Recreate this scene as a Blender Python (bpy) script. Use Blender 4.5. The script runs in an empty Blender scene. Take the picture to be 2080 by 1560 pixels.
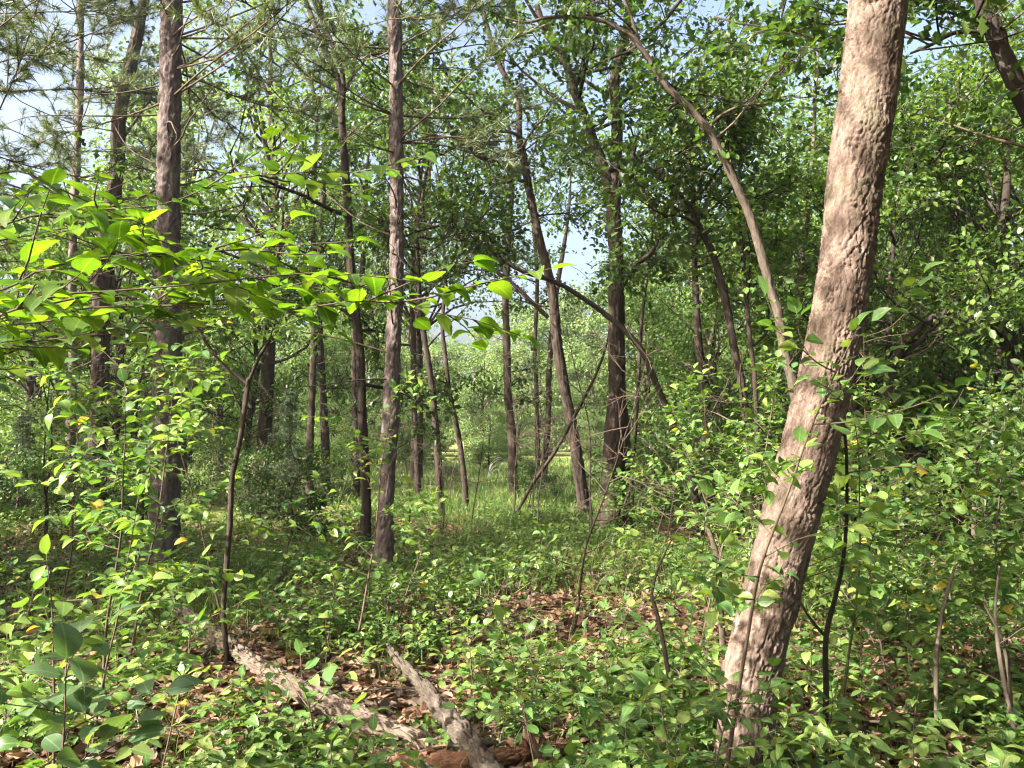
import bpy, math
import numpy as np
from mathutils import Matrix, Vector

# ------------------------------------------------------------------ camera, sky, sun, exposure
scene = bpy.context.scene
FPX, PITCH, CAMZ = 1632.0, math.radians(3.5), 1.6
cam_data = bpy.data.cameras.new('camera')
cam_data.sensor_width = 36.0
cam_data.lens = 36.0 * FPX / 2080.0
cam_data.clip_start, cam_data.clip_end = 0.05, 2000.0
cam = bpy.data.objects.new('camera', cam_data)
cam.location = (0, 0, CAMZ)
cam.rotation_euler = (math.radians(90) + PITCH, 0, 0)
scene.collection.objects.link(cam)
scene.camera = cam

SUN_EL = math.radians(37.0)
SUN_H = np.array([-0.86, -0.51]); SUN_H /= np.linalg.norm(SUN_H)      # horizontal direction towards the sun
SUN_V = np.array([SUN_H[0] * math.cos(SUN_EL), SUN_H[1] * math.cos(SUN_EL), math.sin(SUN_EL)])
world = bpy.data.worlds.new('World'); scene.world = world; world.use_nodes = True
wn = world.node_tree
for n in list(wn.nodes): wn.nodes.remove(n)
sky = wn.nodes.new('ShaderNodeTexSky'); sky.sky_type = 'NISHITA'; sky.sun_disc = False
sky.sun_elevation = SUN_EL; sky.sun_rotation = math.atan2(SUN_H[0], SUN_H[1])
sky.air_density = 1.0; sky.dust_density = 10.0; sky.ozone_density = 0.5; sky.altitude = 200
bgn = wn.nodes.new('ShaderNodeBackground'); bgn.inputs['Strength'].default_value = 0.098
wo = wn.nodes.new('ShaderNodeOutputWorld')
wn.links.new(sky.outputs[0], bgn.inputs[0]); wn.links.new(bgn.outputs[0], wo.inputs[0])
sun_d = bpy.data.lights.new('sun', 'SUN'); sun_d.energy = 5.0; sun_d.angle = math.radians(0.55); sun_d.color = (1.0, 0.91, 0.80)
sun = bpy.data.objects.new('sun', sun_d); scene.collection.objects.link(sun)
sun.rotation_euler = Vector(SUN_V).to_track_quat('Z', 'Y').to_euler()
sun.location = (-20, -10, 20)

scene.view_settings.view_transform = 'Standard'; scene.view_settings.look = 'None'
scene.view_settings.exposure = 2.45; scene.view_settings.gamma = 1.0
scene.view_settings.use_curve_mapping = False
cy = scene.cycles
cy.max_bounces = 6; cy.diffuse_bounces = 4; cy.glossy_bounces = 1; cy.transmission_bounces = 4; cy.transparent_max_bounces = 4
cy.caustics_reflective = False; cy.caustics_refractive = False
cy.sample_clamp_indirect = 6.0
cy.use_denoising = True
cy.filter_width = 1.2 if hasattr(cy, 'filter_width') else 1.5

rng = np.random.default_rng(11)
COL = scene.collection

# ------------------------------------------------------------------ small maths
CP, SP = math.cos(PITCH), math.sin(PITCH)
def P(px, py, Y):
    """pixel of the photograph at world distance Y (metres in front of the camera)"""
    u = (px - 1040.0) / FPX; v = (780.0 - py) / FPX
    d = np.array([u, CP - v * SP, SP + v * CP])
    return np.array([0, 0, CAMZ]) + d * (Y / d[1])
def gh(x, y):
    x = np.asarray(x, float); y = np.asarray(y, float)
    near = np.exp(-np.maximum(y - 22, 0) / 8.0)
    return near * (0.05 * np.sin(0.9 * x + 0.6) * np.sin(0.7 * y + 0.3) + 0.035 * np.sin(2.1 * x - 1.3 * y) + 0.02 * np.sin(3.7 * x + 4.1 * y))
def G(px, py):
    u = (px - 1040.0) / FPX; v = (780.0 - py) / FPX
    d = np.array([u, CP - v * SP, SP + v * CP]); t = -CAMZ / d[2]
    for _ in range(6):
        p = np.array([0, 0, CAMZ]) + d * t
        t = (float(gh(p[0], p[1])) - CAMZ) / d[2]
    return np.array([0, 0, CAMZ]) + d * t
def nrm(a):
    a = np.asarray(a, float)
    return a / np.maximum(np.linalg.norm(a, axis=-1, keepdims=True), 1e-9)
def hash3(i, j, k, s=0):
    h = (i.astype(np.int64) * 374761393 + j.astype(np.int64) * 668265263 + k.astype(np.int64) * 2147483647 + s * 974711) & 0x7fffffff
    h = ((h ^ (h >> 13)) * 1274126177) & 0x7fffffff
    return ((h ^ (h >> 16)) & 0xffff) / 65535.0
def vnoise(p, s=0):
    i = np.floor(p).astype(np.int64); f = p - i; f = f * f * (3 - 2 * f)
    out = 0
    for a in (0, 1):
        for b in (0, 1):
            for c in (0, 1):
                w = (f[:, 0] if a else 1 - f[:, 0]) * (f[:, 1] if b else 1 - f[:, 1]) * (f[:, 2] if c else 1 - f[:, 2])
                out = out + w * hash3(i[:, 0] + a, i[:, 1] + b, i[:, 2] + c, s)
    return out
def voro(p, s=0):
    """F1, F2 and the id of the nearest cell"""
    i = np.floor(p).astype(np.int64); n = len(p)
    f1 = np.full(n, 9.0); f2 = np.full(n, 9.0); cid = np.zeros(n)
    for a in (-1, 0, 1):
        for b in (-1, 0, 1):
            for c in (-1, 0, 1):
                x, y, z = i[:, 0] + a, i[:, 1] + b, i[:, 2] + c
                q = np.stack([x + hash3(x, y, z, s), y + hash3(x, y, z, s + 1), z + hash3(x, y, z, s + 2)], 1)
                d = np.linalg.norm(q - p, axis=1)
                m = d < f1
                f2 = np.where(m, f1, np.minimum(f2, d)); cid = np.where(m, hash3(x, y, z, s + 3), cid); f1 = np.where(m, d, f1)
    return f1, f2, cid
def sstep(a, b, x):
    t = np.clip((x - a) / (b - a), 0, 1); return t * t * (3 - 2 * t)
def curve(pts, n):
    """Catmull-Rom through pts, n samples by arc length (any number of columns)"""
    pts = np.asarray(pts, float)
    e = np.vstack([2 * pts[0] - pts[1], pts, 2 * pts[-1] - pts[-2]])
    out = []
    for k in range(len(pts) - 1):
        p0, p1, p2, p3 = e[k:k + 4]; t = np.linspace(0, 1, 14, endpoint=False)[:, None]
        out.append(0.5 * (2 * p1 + (p2 - p0) * t + (2 * p0 - 5 * p1 + 4 * p2 - p3) * t ** 2 + (3 * p1 - p0 - 3 * p2 + p3) * t ** 3))
    out.append(pts[-1:]); d = np.vstack(out)
    s = np.concatenate([[0], np.cumsum(np.linalg.norm(np.diff(d[:, :3], axis=0), axis=1))])
    q = np.linspace(0, s[-1], n)
    return np.stack([np.interp(q, s, d[:, c]) for c in range(d.shape[1])], 1)

# ------------------------------------------------------------------ mesh helpers
class MB:
    def __init__(self): self.V = []; self.F = []; self.A = []; self.n = 0
    def add(self, v, f, a=None):
        v = np.asarray(v, float)
        self.V.append(v); self.A.append(np.zeros((len(v), 3)) if a is None else a)
        for q in (f if isinstance(f, list) else [f]):
            self.F.append(np.asarray(q, np.int64) + self.n)
        self.n += len(v); return self
    def mesh(self, name, mat, smooth=True, attr='bark'):
        me = bpy.data.meshes.new(name)
        V = np.vstack(self.V); A = np.vstack(self.A)
        me.vertices.add(len(V)); me.vertices.foreach_set('co', V.ravel().astype(np.float32))
        li = np.concatenate([f.ravel() for f in self.F])
        tot = np.concatenate([np.full(len(f), f.shape[1]) for f in self.F])
        st = np.concatenate([[0], np.cumsum(tot)[:-1]])
        me.loops.add(len(li)); me.loops.foreach_set('vertex_index', li.astype(np.int32))
        me.polygons.add(len(tot)); me.polygons.foreach_set('loop_start', st.astype(np.int32))
        me.polygons.foreach_set('loop_total', tot.astype(np.int32))
        me.polygons.foreach_set('use_smooth', np.full(len(tot), smooth))
        at = me.attributes.new(attr, 'FLOAT_VECTOR', 'POINT'); at.data.foreach_set('vector', A.ravel().astype(np.float32))
        me.update(calc_edges=True)
        me.materials.append(mat)
        return me
    def obj(self, name, mat, parent=None, smooth=True, attr='bark'):
        return link(name, self.mesh(name, mat, smooth, attr), parent)
def link(name, me, parent=None, mtx=None):
    o = bpy.data.objects.new(name, me); COL.objects.link(o)
    if parent is not None: o.parent = parent
    if mtx is not None: o.matrix_basis = mtx
    return o
def empty(name, loc, label, cat, group=None, rz=0.0, sc=1.0):
    o = bpy.data.objects.new(name, None); COL.objects.link(o); o.empty_display_size = 0.1
    o.location = loc; o.rotation_euler = (0, 0, rz); o.scale = (sc, sc, sc)
    return tag(o, label, cat, group)
def tag(o, label=None, cat=None, group=None, kind=None):
    if label: o['label'] = label
    if cat: o['category'] = cat
    if group: o['group'] = group
    if kind: o['kind'] = kind
    return o
def tube(pts, rad, sides=8, n=None, disp=None, twist=0.0, origin=None):
    """tapered tube; returns verts, quads, straightened bark coordinates"""
    pr = np.column_stack([np.asarray(pts, float), np.asarray(rad, float)])
    if n is not None: pr = curve(pr, n)
    p, r = pr[:, :3], pr[:, 3]; N = len(p)
    t = nrm(np.gradient(p, axis=0))
    ref = np.array([1.0, 0, 0]) if abs(t[0][0]) < 0.9 else np.array([0, 1.0, 0])
    X = np.zeros((N, 3)); X[0] = nrm(ref - t[0] * ref.dot(t[0]))
    for k in range(1, N):
        v = X[k - 1] - t[k] * X[k - 1].dot(t[k]); X[k] = v / max(np.linalg.norm(v), 1e-9)
    Y = np.cross(t, X)
    s = np.concatenate([[0], np.cumsum(np.linalg.norm(np.diff(p, axis=0), axis=1))])
    th = np.linspace(0, 2 * np.pi, sides, endpoint=False)
    c, sn = np.cos(th), np.sin(th)
    A = np.stack([r[:, None] * c, r[:, None] * sn, np.repeat(s[:, None], sides, 1)], 2).reshape(-1, 3)
    R = np.repeat(r[:, None], sides, 1)
    if disp is not None: R = R + disp(A, R.ravel()).reshape(N, sides)
    V = (p[:, None, :] + R[:, :, None] * (X[:, None, :] * c[None, :, None] + Y[:, None, :] * sn[None, :, None])).reshape(-1, 3)
    i = np.arange(N - 1)[:, None] * sides; j = np.arange(sides)[None, :]; j2 = (j + 1) % sides
    F = np.stack([i + j, i + j2, i + sides + j2, i + sides + j], 2).reshape(-1, 4)
    # end cap
    V = np.vstack([V, p[-1:] + t[-1:] * r[-1] * 0.4]); A = np.vstack([A, [[0, 0, s[-1]]]])
    e = (N - 1) * sides; k = np.arange(sides)
    F2 = np.stack([e + k, e + (k + 1) % sides, np.full(sides, N * sides)], 1)
    return V, [F, F2], A

# bark relief
def relief_flaky(A, r):                    # big leaning tree: thin broken cracks, small flakes
    w = np.stack([vnoise(A * [22, 22, 9], 5), vnoise(A * [22, 22, 9], 6), vnoise(A * [22, 22, 9], 7)], 1) - 0.5
    w2 = np.stack([vnoise(A * [60, 60, 30], 8), vnoise(A * [60, 60, 30], 9), vnoise(A * [60, 60, 30], 10)], 1) - 0.5
    q = A * [30, 30, 5.5] + w * [1.6, 1.6, 0.9] + w2 * [0.7, 0.7, 0.5]
    f1, f2, cid = voro(q, 1)
    crack = 1 - sstep(0.02, 0.15, f2 - f1)
    mask = sstep(0.36, 0.66, vnoise(A * [12, 12, 4.0], 9))
    q2 = A * [80, 80, 62] + w * 2 + w2 * 1.5
    g1, g2, gid = voro(q2, 20)
    fine = (gid - 0.5) * 0.0030 - (1 - sstep(0.0, 0.16, g2 - g1)) * 0.0020 * vnoise(A * [30, 30, 20], 12)
    k2 = A * [44, 44, 3.6] + w * [2.2, 2.2, 0.8] + w2 * [0.6, 0.6, 0.4]; h1, h2, hid = voro(k2, 40)
    fur = (1 - sstep(0.0, 0.12, h2 - h1)) * sstep(0.35, 0.6, vnoise(A * [10, 10, 3], 41))
    d = -crack * (0.003 + 0.013 * mask) - fur * 0.006 + (cid - 0.5) * 0.0030 + fine * 1.3
    d += (vnoise(A * [6, 6, 2.2], 3) - 0.5) * 0.009 + (vnoise(A * [150, 150, 130], 4) - 0.5) * 0.0024 + (vnoise(A * [40, 40, 22], 13) - 0.5) * 0.0035
    return d
def relief_furrow(A, r):                   # oak: deep vertical furrows
    w = np.stack([vnoise(A * [9, 9, 3], 15), vnoise(A * [9, 9, 3], 16), vnoise(A * [9, 9, 3], 17)], 1) - 0.5
    k = 1.0 / np.clip(np.mean(r), 0.05, 0.2) * 2.4
    f1, f2, cid = voro(A * [k, k, k * 0.16] + w * 1.3, 31)
    d = (-(1 - sstep(0.0, 0.3, f2 - f1)) * 0.17 + (cid - 0.5) * 0.07) * r
    return d + (vnoise(A * [3, 3, 1.3], 23) - 0.5) * 0.16 * r
def relief_plate(A, r):                    # pine: flaking plates at uneven height
    w = np.stack([vnoise(A * [14, 14, 8], 45), vnoise(A * [14, 14, 8], 46), vnoise(A * [14, 14, 8], 47)], 1) - 0.5
    f1, f2, cid = voro(A * [24, 24, 11] + w * 1.2, 51)
    d = (cid - 0.5) * 0.018 - (1 - sstep(0.0, 0.20, f2 - f1)) * 0.015
    return d + (vnoise(A * [4, 4, 1.6], 53) - 0.5) * 0.018

# leaves as cards with a fold: centre of the stalk, axis, normal, size
def lobes(pts):
    R = [(0, 0, 0)] + [(x, y, 0.22 * x) for x, y in pts] + [(0, 1, 0)]
    L = [(0, 0, 0)] + [(-x, y, 0.22 * x) for x, y in pts] + [(0, 1, 0)]
    n = len(R); V = np.array(R + L[1:-1][::-1], float)
    fr = np.arange(n)[None]; fl = np.array([[0, n - 1] + list(range(n, 2 * n - 2))])
    return V, fr, fl
T_OVAL = lobes([(0.27, 0.28), (0.27, 0.7)])
T_DIAM = lobes([(0.33, 0.45)])
T_OAK = lobes([(0.25, 0.24), (0.13, 0.38), (0.37, 0.60), (0.18, 0.74)])
def cards(tpl, pos, axis, normal, size, curl=0.12):
    V0, fr, fl = tpl; N, K = len(pos), len(V0)
    y = nrm(axis); z = normal - y * (normal * y).sum(1, keepdims=True); z = nrm(z); x = np.cross(y, z)
    sz = np.asarray(size)[:, None, None]
    zz = V0[None, :, 2:3] * 1.0 - curl * V0[None, :, 1:2] ** 2
    V = pos[:, None] + sz * (V0[None, :, 0:1] * x[:, None] + V0[None, :, 1:2] * y[:, None] + zz * z[:, None])
    o = (np.arange(N) * K)[:, None]
    return V.reshape(-1, 3), [fr + o, fl + o], np.tile(V0, (N, 1))

# ------------------------------------------------------------------ materials
def new_mat(name):
    m = bpy.data.materials.new(name); m.use_nodes = True; nt = m.node_tree
    for n in list(nt.nodes): nt.nodes.remove(n)
    out = nt.nodes.new('ShaderNodeOutputMaterial')
    return m, nt, out
def ramp(nt, src, stops):
    r = nt.nodes.new('ShaderNodeValToRGB'); el = r.color_ramp.elements
    while len(el) < len(stops): el.new(0.5)
    for e, (p, c) in zip(el, stops): e.position = p; e.color = (*c, 1)
    nt.links.new(src, r.inputs[0]); return r.outputs[0]
def noise(nt, vec, scale, detail=4, rough=0.6, out='Fac', stretch=None):
    if stretch is not None:
        mp = nt.nodes.new('ShaderNodeMapping'); mp.inputs['Scale'].default_value = stretch
        nt.links.new(vec, mp.inputs[0]); vec = mp.outputs[0]
    n = nt.nodes.new('ShaderNodeTexNoise'); n.inputs['Scale'].default_value = scale
    n.inputs['Detail'].default_value = detail; n.inputs['Roughness'].default_value = rough
    nt.links.new(vec, n.inputs['Vector']); return n.outputs[out]
def mixc(nt, fac, a, b):
    m = nt.nodes.new('ShaderNodeMix'); m.data_type = 'RGBA'
    for s, v in ((m.inputs[0], fac), (m.inputs[6], a), (m.inputs[7], b)):
        if isinstance(v, (int, float)): s.default_value = v
        elif isinstance(v, tuple): s.default_value = (*v, 1)
        else: nt.links.new(v, s)
    return m.outputs[2]
def bark_mat(name, cols, lichen, lich_amt, scale=1.0, bump=0.5, rough=0.9):
    m, nt, out = new_mat(name)
    at = nt.nodes.new('ShaderNodeAttribute'); at.attribute_name = 'bark'; v = at.outputs['Vector']
    n1 = noise(nt, v, 14 * scale, 6, 0.65, stretch=(1, 1, 0.35))
    c = ramp(nt, n1, [(0.30, cols[0]), (0.5, cols[1]), (0.72, cols[2])])
    n2 = noise(nt, v, 60 * scale, 3, 0.7)
    c = mixc(nt, ramp(nt, n2, [(0.42, (0, 0, 0)), (0.75, (0.5, 0.5, 0.5))]), c, cols[0])
    n3 = noise(nt, v, 3.2, 5, 0.7, stretch=(1, 1, 0.5))
    lo = 0.62 - lich_amt
    c = mixc(nt, ramp(nt, n3, [(lo, (0, 0, 0)), (lo + 0.16, (0.8, 0.8, 0.8))]), c, lichen)
    b = nt.nodes.new('ShaderNodeBump'); b.inputs['Strength'].default_value = bump; b.inputs['Distance'].default_value = 0.012
    n4 = noise(nt, v, 55 * scale, 6, 0.7, stretch=(1, 1, 0.4)); nt.links.new(n4, b.inputs['Height'])
    p = nt.nodes.new('ShaderNodeBsdfPrincipled'); p.inputs['Roughness'].default_value = rough
    p.inputs['Specular IOR Level'].default_value = 0.2
    nt.links.new(c, p.inputs['Base Color']); nt.links.new(b.outputs[0], p.inputs['Normal'])
    nt.links.new(p.outputs[0], out.inputs[0]); return m
def leaf_mat(name, cols, per_object, trans=0.42, tcol=(1.32, 1.45, 0.52), rough=0.42, spec=0.35, veins=True):
    m, nt, out = new_mat(name)
    if per_object:
        rnd = nt.nodes.new('ShaderNodeObjectInfo').outputs['Random']
    else:
        rnd = nt.nodes.new('ShaderNodeNewGeometry').outputs['Random Per Island']
    k = len(cols); c = ramp(nt, rnd, [(i / (k - 1), q) for i, q in enumerate(cols)])
    if veins:
        at = nt.nodes.new('ShaderNodeAttribute'); at.attribute_name = 'leaf'
        sx = nt.nodes.new('ShaderNodeSeparateXYZ'); nt.links.new(at.outputs['Vector'], sx.inputs[0])
        ab = nt.nodes.new('ShaderNodeMath'); ab.operation = 'ABSOLUTE'; nt.links.new(sx.outputs[0], ab.inputs[0])
        mr = nt.nodes.new('ShaderNodeMapRange'); mr.inputs['From Min'].default_value = 0.012; mr.inputs['From Max'].default_value = 0.035
        mr.inputs['To Min'].default_value = 0.55; mr.inputs['To Max'].default_value = 0.0; nt.links.new(ab.outputs[0], mr.inputs['Value'])
        c = mixc(nt, mr.outputs[0], c, tuple(min(1, 1.9 * q + 0.03) for q in cols[1]))
        # side veins and blotches
        ma = nt.nodes.new('ShaderNodeMath'); ma.operation = 'MULTIPLY_ADD'; ma.inputs[1].default_value = -0.7
        nt.links.new(ab.outputs[0], ma.inputs[0]); nt.links.new(sx.outputs[1], ma.inputs[2])
        sn = nt.nodes.new('ShaderNodeMath'); sn.operation = 'MULTIPLY'; sn.inputs[1].default_value = 62; nt.links.new(ma.outputs[0], sn.inputs[0])
        si = nt.nodes.new('ShaderNodeMath'); si.operation = 'SINE'; nt.links.new(sn.outputs[0], si.inputs[0])
        mv = nt.nodes.new('ShaderNodeMapRange'); mv.inputs['From Min'].default_value = 0.55; mv.inputs['From Max'].default_value = 1
        mv.inputs['To Max'].default_value = 0.22; nt.links.new(si.outputs[0], mv.inputs['Value'])
        c = mixc(nt, mv.outputs[0], c, tuple(min(1, 1.6 * q + 0.02) for q in cols[1]))
        bl = noise(nt, at.outputs['Vector'], 5, 3, 0.6)
        c = mixc(nt, ramp(nt, bl, [(0.45, (0, 0, 0)), (0.75, (0.35, 0.35, 0.35))]), c, tuple(0.55 * q for q in cols[0]))
        oi = nt.nodes.new('ShaderNodeVectorMath'); oi.operation = 'SCALE'; oi.inputs[0].default_value = (37, 91, 53); nt.links.new(rnd, oi.inputs['Scale'])
        va = nt.nodes.new('ShaderNodeVectorMath'); va.operation = 'ADD'; nt.links.new(at.outputs['Vector'], va.inputs[0]); nt.links.new(oi.outputs[0], va.inputs[1])
        sp = noise(nt, va.outputs[0], 7, 2, 0.5)
        c = mixc(nt, ramp(nt, sp, [(0.66, (0, 0, 0)), (0.72, (0.75, 0.75, 0.75))]), c, (0.16, 0.11, 0.035))
    p = nt.nodes.new('ShaderNodeBsdfPrincipled'); p.inputs['Roughness'].default_value = rough
    p.inputs['Specular IOR Level'].default_value = spec
    nt.links.new(c, p.inputs['Base Color'])
    if trans > 0:
        tr = nt.nodes.new('ShaderNodeBsdfTranslucent')
        mu = nt.nodes.new('ShaderNodeMix'); mu.data_type = 'RGBA'; mu.blend_type = 'MULTIPLY'; mu.inputs[0].default_value = 1
        mu.clamp_result = False
        nt.links.new(c, mu.inputs[6]); mu.inputs[7].default_value = (*tcol, 1); nt.links.new(mu.outputs[2], tr.inputs['Color'])
        ms = nt.nodes.new('ShaderNodeMixShader'); ms.inputs[0].default_value = trans
        nt.links.new(p.outputs[0], ms.inputs[1]); nt.links.new(tr.outputs[0], ms.inputs[2]); nt.links.new(ms.outputs[0], out.inputs[0])
    else:
        nt.links.new(p.outputs[0], out.inputs[0])
    return m
M = {}
M['bark_big'] = bark_mat('bark_pale_flaky', [(0.050, 0.037, 0.030), (0.138, 0.102, 0.082), (0.235, 0.186, 0.158)], (0.080, 0.082, 0.045), 0.08, 2.4, 0.7)
M['bark_oak'] = bark_mat('bark_oak', [(0.018, 0.013, 0.010), (0.038, 0.028, 0.022), (0.076, 0.058, 0.046)], (0.14, 0.15, 0.09), 0.02, 1.0, 0.7)
M['bark_dark'] = bark_mat('bark_dark', [(0.017, 0.013, 0.011), (0.034, 0.026, 0.021), (0.064, 0.051, 0.042)], (0.12, 0.13, 0.09), 0.05, 1.0, 0.6)
M['bark_pine'] = bark_mat('bark_pine', [(0.055, 0.041, 0.038), (0.108, 0.086, 0.080), (0.18, 0.152, 0.146)], (0.14, 0.13, 0.12), 0.0, 1.3, 0.6)
M['bark_pale'] = bark_mat('bark_pale', [(0.042, 0.034, 0.026), (0.085, 0.067, 0.053), (0.145, 0.118, 0.096)], (0.10, 0.12, 0.06), 0.06, 1.2, 0.5)
M['bark_twig'] = bark_mat('bark_twig', [(0.05, 0.036, 0.028), (0.095, 0.070, 0.054), (0.16, 0.125, 0.10)], (0.2, 0.2, 0.16), 0.0, 2.0, 0.3)
M['dead_wood'] = bark_mat('dead_wood', [(0.055, 0.040, 0.031), (0.115, 0.088, 0.070), (0.195, 0.158, 0.13)], (0.14, 0.15, 0.08), 0.07, 1.4, 0.8)
M['rotten'] = bark_mat('rotten_wood', [(0.07, 0.032, 0.018), (0.15, 0.075, 0.045), (0.26, 0.15, 0.10)], (0.11, 0.09, 0.05), 0.04, 2.0, 0.9)
M['lichen_wood'] = bark_mat('lichen_wood', [(0.035, 0.027, 0.022), (0.075, 0.060, 0.048), (0.16, 0.135, 0.11)], (0.12, 0.12, 0.085), 0.12, 3.0, 1.0)
M['splinter'] = bark_mat('splintered_wood', [(0.12, 0.07, 0.05), (0.26, 0.18, 0.14), (0.42, 0.33, 0.27)], (0.18, 0.10, 0.07), 0.08, 2.0, 0.8)
M['white_twig'] = bark_mat('bleached_twig', [(0.22, 0.21, 0.19), (0.32, 0.31, 0.29), (0.42, 0.41, 0.39)], (0.3, 0.3, 0.27), 0.0, 2.0, 0.2)
g = lambda *c: [tuple(q) for q in c]
M['oak_leaf'] = leaf_mat('oak_leaf', g((0.026, 0.058, 0.016), (0.040, 0.080, 0.019), (0.059, 0.106, 0.025), (0.090, 0.134, 0.028)), False, 0.42, veins=False)
M['canopy_leaf'] = leaf_mat('canopy_leaf', g((0.041, 0.086, 0.023), (0.061, 0.121, 0.028), (0.092, 0.153, 0.035), (0.131, 0.182, 0.042)), False, 0.45, veins=False)
M['far_leaf_haze_pale'] = leaf_mat('far_leaf_haze_pale', g((0.070, 0.125, 0.046), (0.109, 0.178, 0.064), (0.153, 0.220, 0.084), (0.204, 0.249, 0.106)), False, 0.4, rough=0.6, veins=False)  # paled greens, some of the haze is put into the leaf colour
M['thicket_leaf_shade_dark'] = leaf_mat('thicket_leaf_shade_dark', g((0.019, 0.050, 0.015), (0.031, 0.071, 0.018), (0.049, 0.089, 0.023), (0.077, 0.104, 0.027)), False, 0.42, veins=False)  # greens darkened, the thicket's shade is put into the leaf colour
M['ground_leaf'] = leaf_mat('ground_leaf', g((0.040, 0.095, 0.025), (0.067, 0.141, 0.034), (0.107, 0.177, 0.041), (0.168, 0.221, 0.052)), False, 0.4, veins=True)
M['bramble_leaf'] = leaf_mat('bramble_leaf', g((0.063, 0.122, 0.036), (0.100, 0.159, 0.043), (0.131, 0.180, 0.051), (0.168, 0.196, 0.056)), False, 0.42, rough=0.5)
M['buck_leaf'] = leaf_mat('buckthorn_leaf', g((0.059, 0.133, 0.035), (0.097, 0.184, 0.044), (0.138, 0.220, 0.049), (0.209, 0.275, 0.059)), True, 0.4, rough=0.42, spec=0.4)
M['elm_leaf'] = leaf_mat('serrate_leaf', g((0.053, 0.113, 0.020), (0.074, 0.149, 0.022), (0.095, 0.171, 0.024), (0.131, 0.198, 0.029)), True, 0.62, tcol=(1.6, 1.7, 0.35), rough=0.6, spec=0.2)
M['broad_leaf'] = leaf_mat('broad_leaf', g((0.060, 0.115, 0.050), (0.080, 0.140, 0.062), (0.095, 0.155, 0.066), (0.12, 0.175, 0.07)), True, 0.38, rough=0.4, spec=0.4)
M['yellow_leaf'] = leaf_mat('yellowing_leaf', g((0.20, 0.19, 0.03), (0.30, 0.25, 0.04), (0.36, 0.24, 0.04)), True, 0.4)
M['needle'] = leaf_mat('pine_needle', g((0.052, 0.090, 0.039), (0.081, 0.126, 0.052), (0.115, 0.156, 0.072), (0.196, 0.180, 0.091)), False, 0.2, rough=0.45, veins=False)
M['spruce'] = leaf_mat('spruce_needle', g((0.016, 0.036, 0.014), (0.026, 0.050, 0.018), (0.040, 0.066, 0.022)), False, 0.12, rough=0.6, veins=False)
M['fern'] = leaf_mat('fern', g((0.08, 0.15, 0.03), (0.12, 0.20, 0.035), (0.16, 0.23, 0.04)), False, 0.45, veins=False)
M['grass'] = leaf_mat('grass_blade', g((0.047, 0.100, 0.024), (0.072, 0.138, 0.031), (0.102, 0.166, 0.040), (0.170, 0.190, 0.077)), False, 0.4, rough=0.5, veins=False)
M['field_grass'] = leaf_mat('field_grass', g((0.061, 0.143, 0.033), (0.092, 0.177, 0.043), (0.147, 0.194, 0.076), (0.208, 0.227, 0.114)), False, 0.35, rough=0.6, veins=False)
M['litter'] = leaf_mat('dead_leaf', g((0.055, 0.030, 0.018), (0.12, 0.064, 0.038), (0.20, 0.115, 0.072), (0.29, 0.19, 0.13), (0.10, 0.075, 0.058), (0.17, 0.135, 0.105), (0.24, 0.14, 0.085)), False, 0.15, tcol=(1.2, 0.9, 0.6), rough=0.75, spec=0.2, veins=False)

def ground_material():
    m, nt, out = new_mat('forest_floor')
    tc = nt.nodes.new('ShaderNodeNewGeometry').outputs['Position']
    a = noise(nt, tc, 7.0, 8, 0.7)
    c = ramp(nt, a, [(0.3, (0.035, 0.022, 0.014)), (0.5, (0.085, 0.052, 0.032)), (0.62, (0.15, 0.092, 0.058)), (0.8, (0.07, 0.075, 0.025))])
    b = noise(nt, tc, 0.35, 5, 0.6)
    c2 = ramp(nt, noise(nt, tc, 3.0, 6, 0.7, stretch=(0.25, 1.5, 1)), [(0.3, (0.07, 0.12, 0.03)), (0.5, (0.15, 0.19, 0.05)), (0.72, (0.33, 0.27, 0.13))])
    sx = nt.nodes.new('ShaderNodeSeparateXYZ'); nt.links.new(tc, sx.inputs[0])
    mr = nt.nodes.new('ShaderNodeMapRange'); mr.inputs['From Min'].default_value = 14; mr.inputs['From Max'].default_value = 24
    ad = nt.nodes.new('ShaderNodeMath'); ad.operation = 'MULTIPLY_ADD'; ad.inputs[1].default_value = 6.0
    nt.links.new(b, ad.inputs[0]); nt.links.new(sx.outputs[1], ad.inputs[2]); nt.links.new(ad.outputs[0], mr.inputs['Value'])
    c = mixc(nt, mr.outputs[0], c, c2)
    bp = nt.nodes.new('ShaderNodeBump'); bp.inputs['Strength'].default_value = 0.8; bp.inputs['Distance'].default_value = 0.03
    nt.links.new(noise(nt, tc, 22, 6, 0.7), bp.inputs['Height'])
    p = nt.nodes.new('ShaderNodeBsdfPrincipled'); p.inputs['Roughness'].default_value = 0.95; p.inputs['Specular IOR Level'].default_value = 0.1
    nt.links.new(c, p.inputs['Base Color']); nt.links.new(bp.outputs[0], p.inputs['Normal']); nt.links.new(p.outputs[0], out.inputs[0])
    return m

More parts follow.
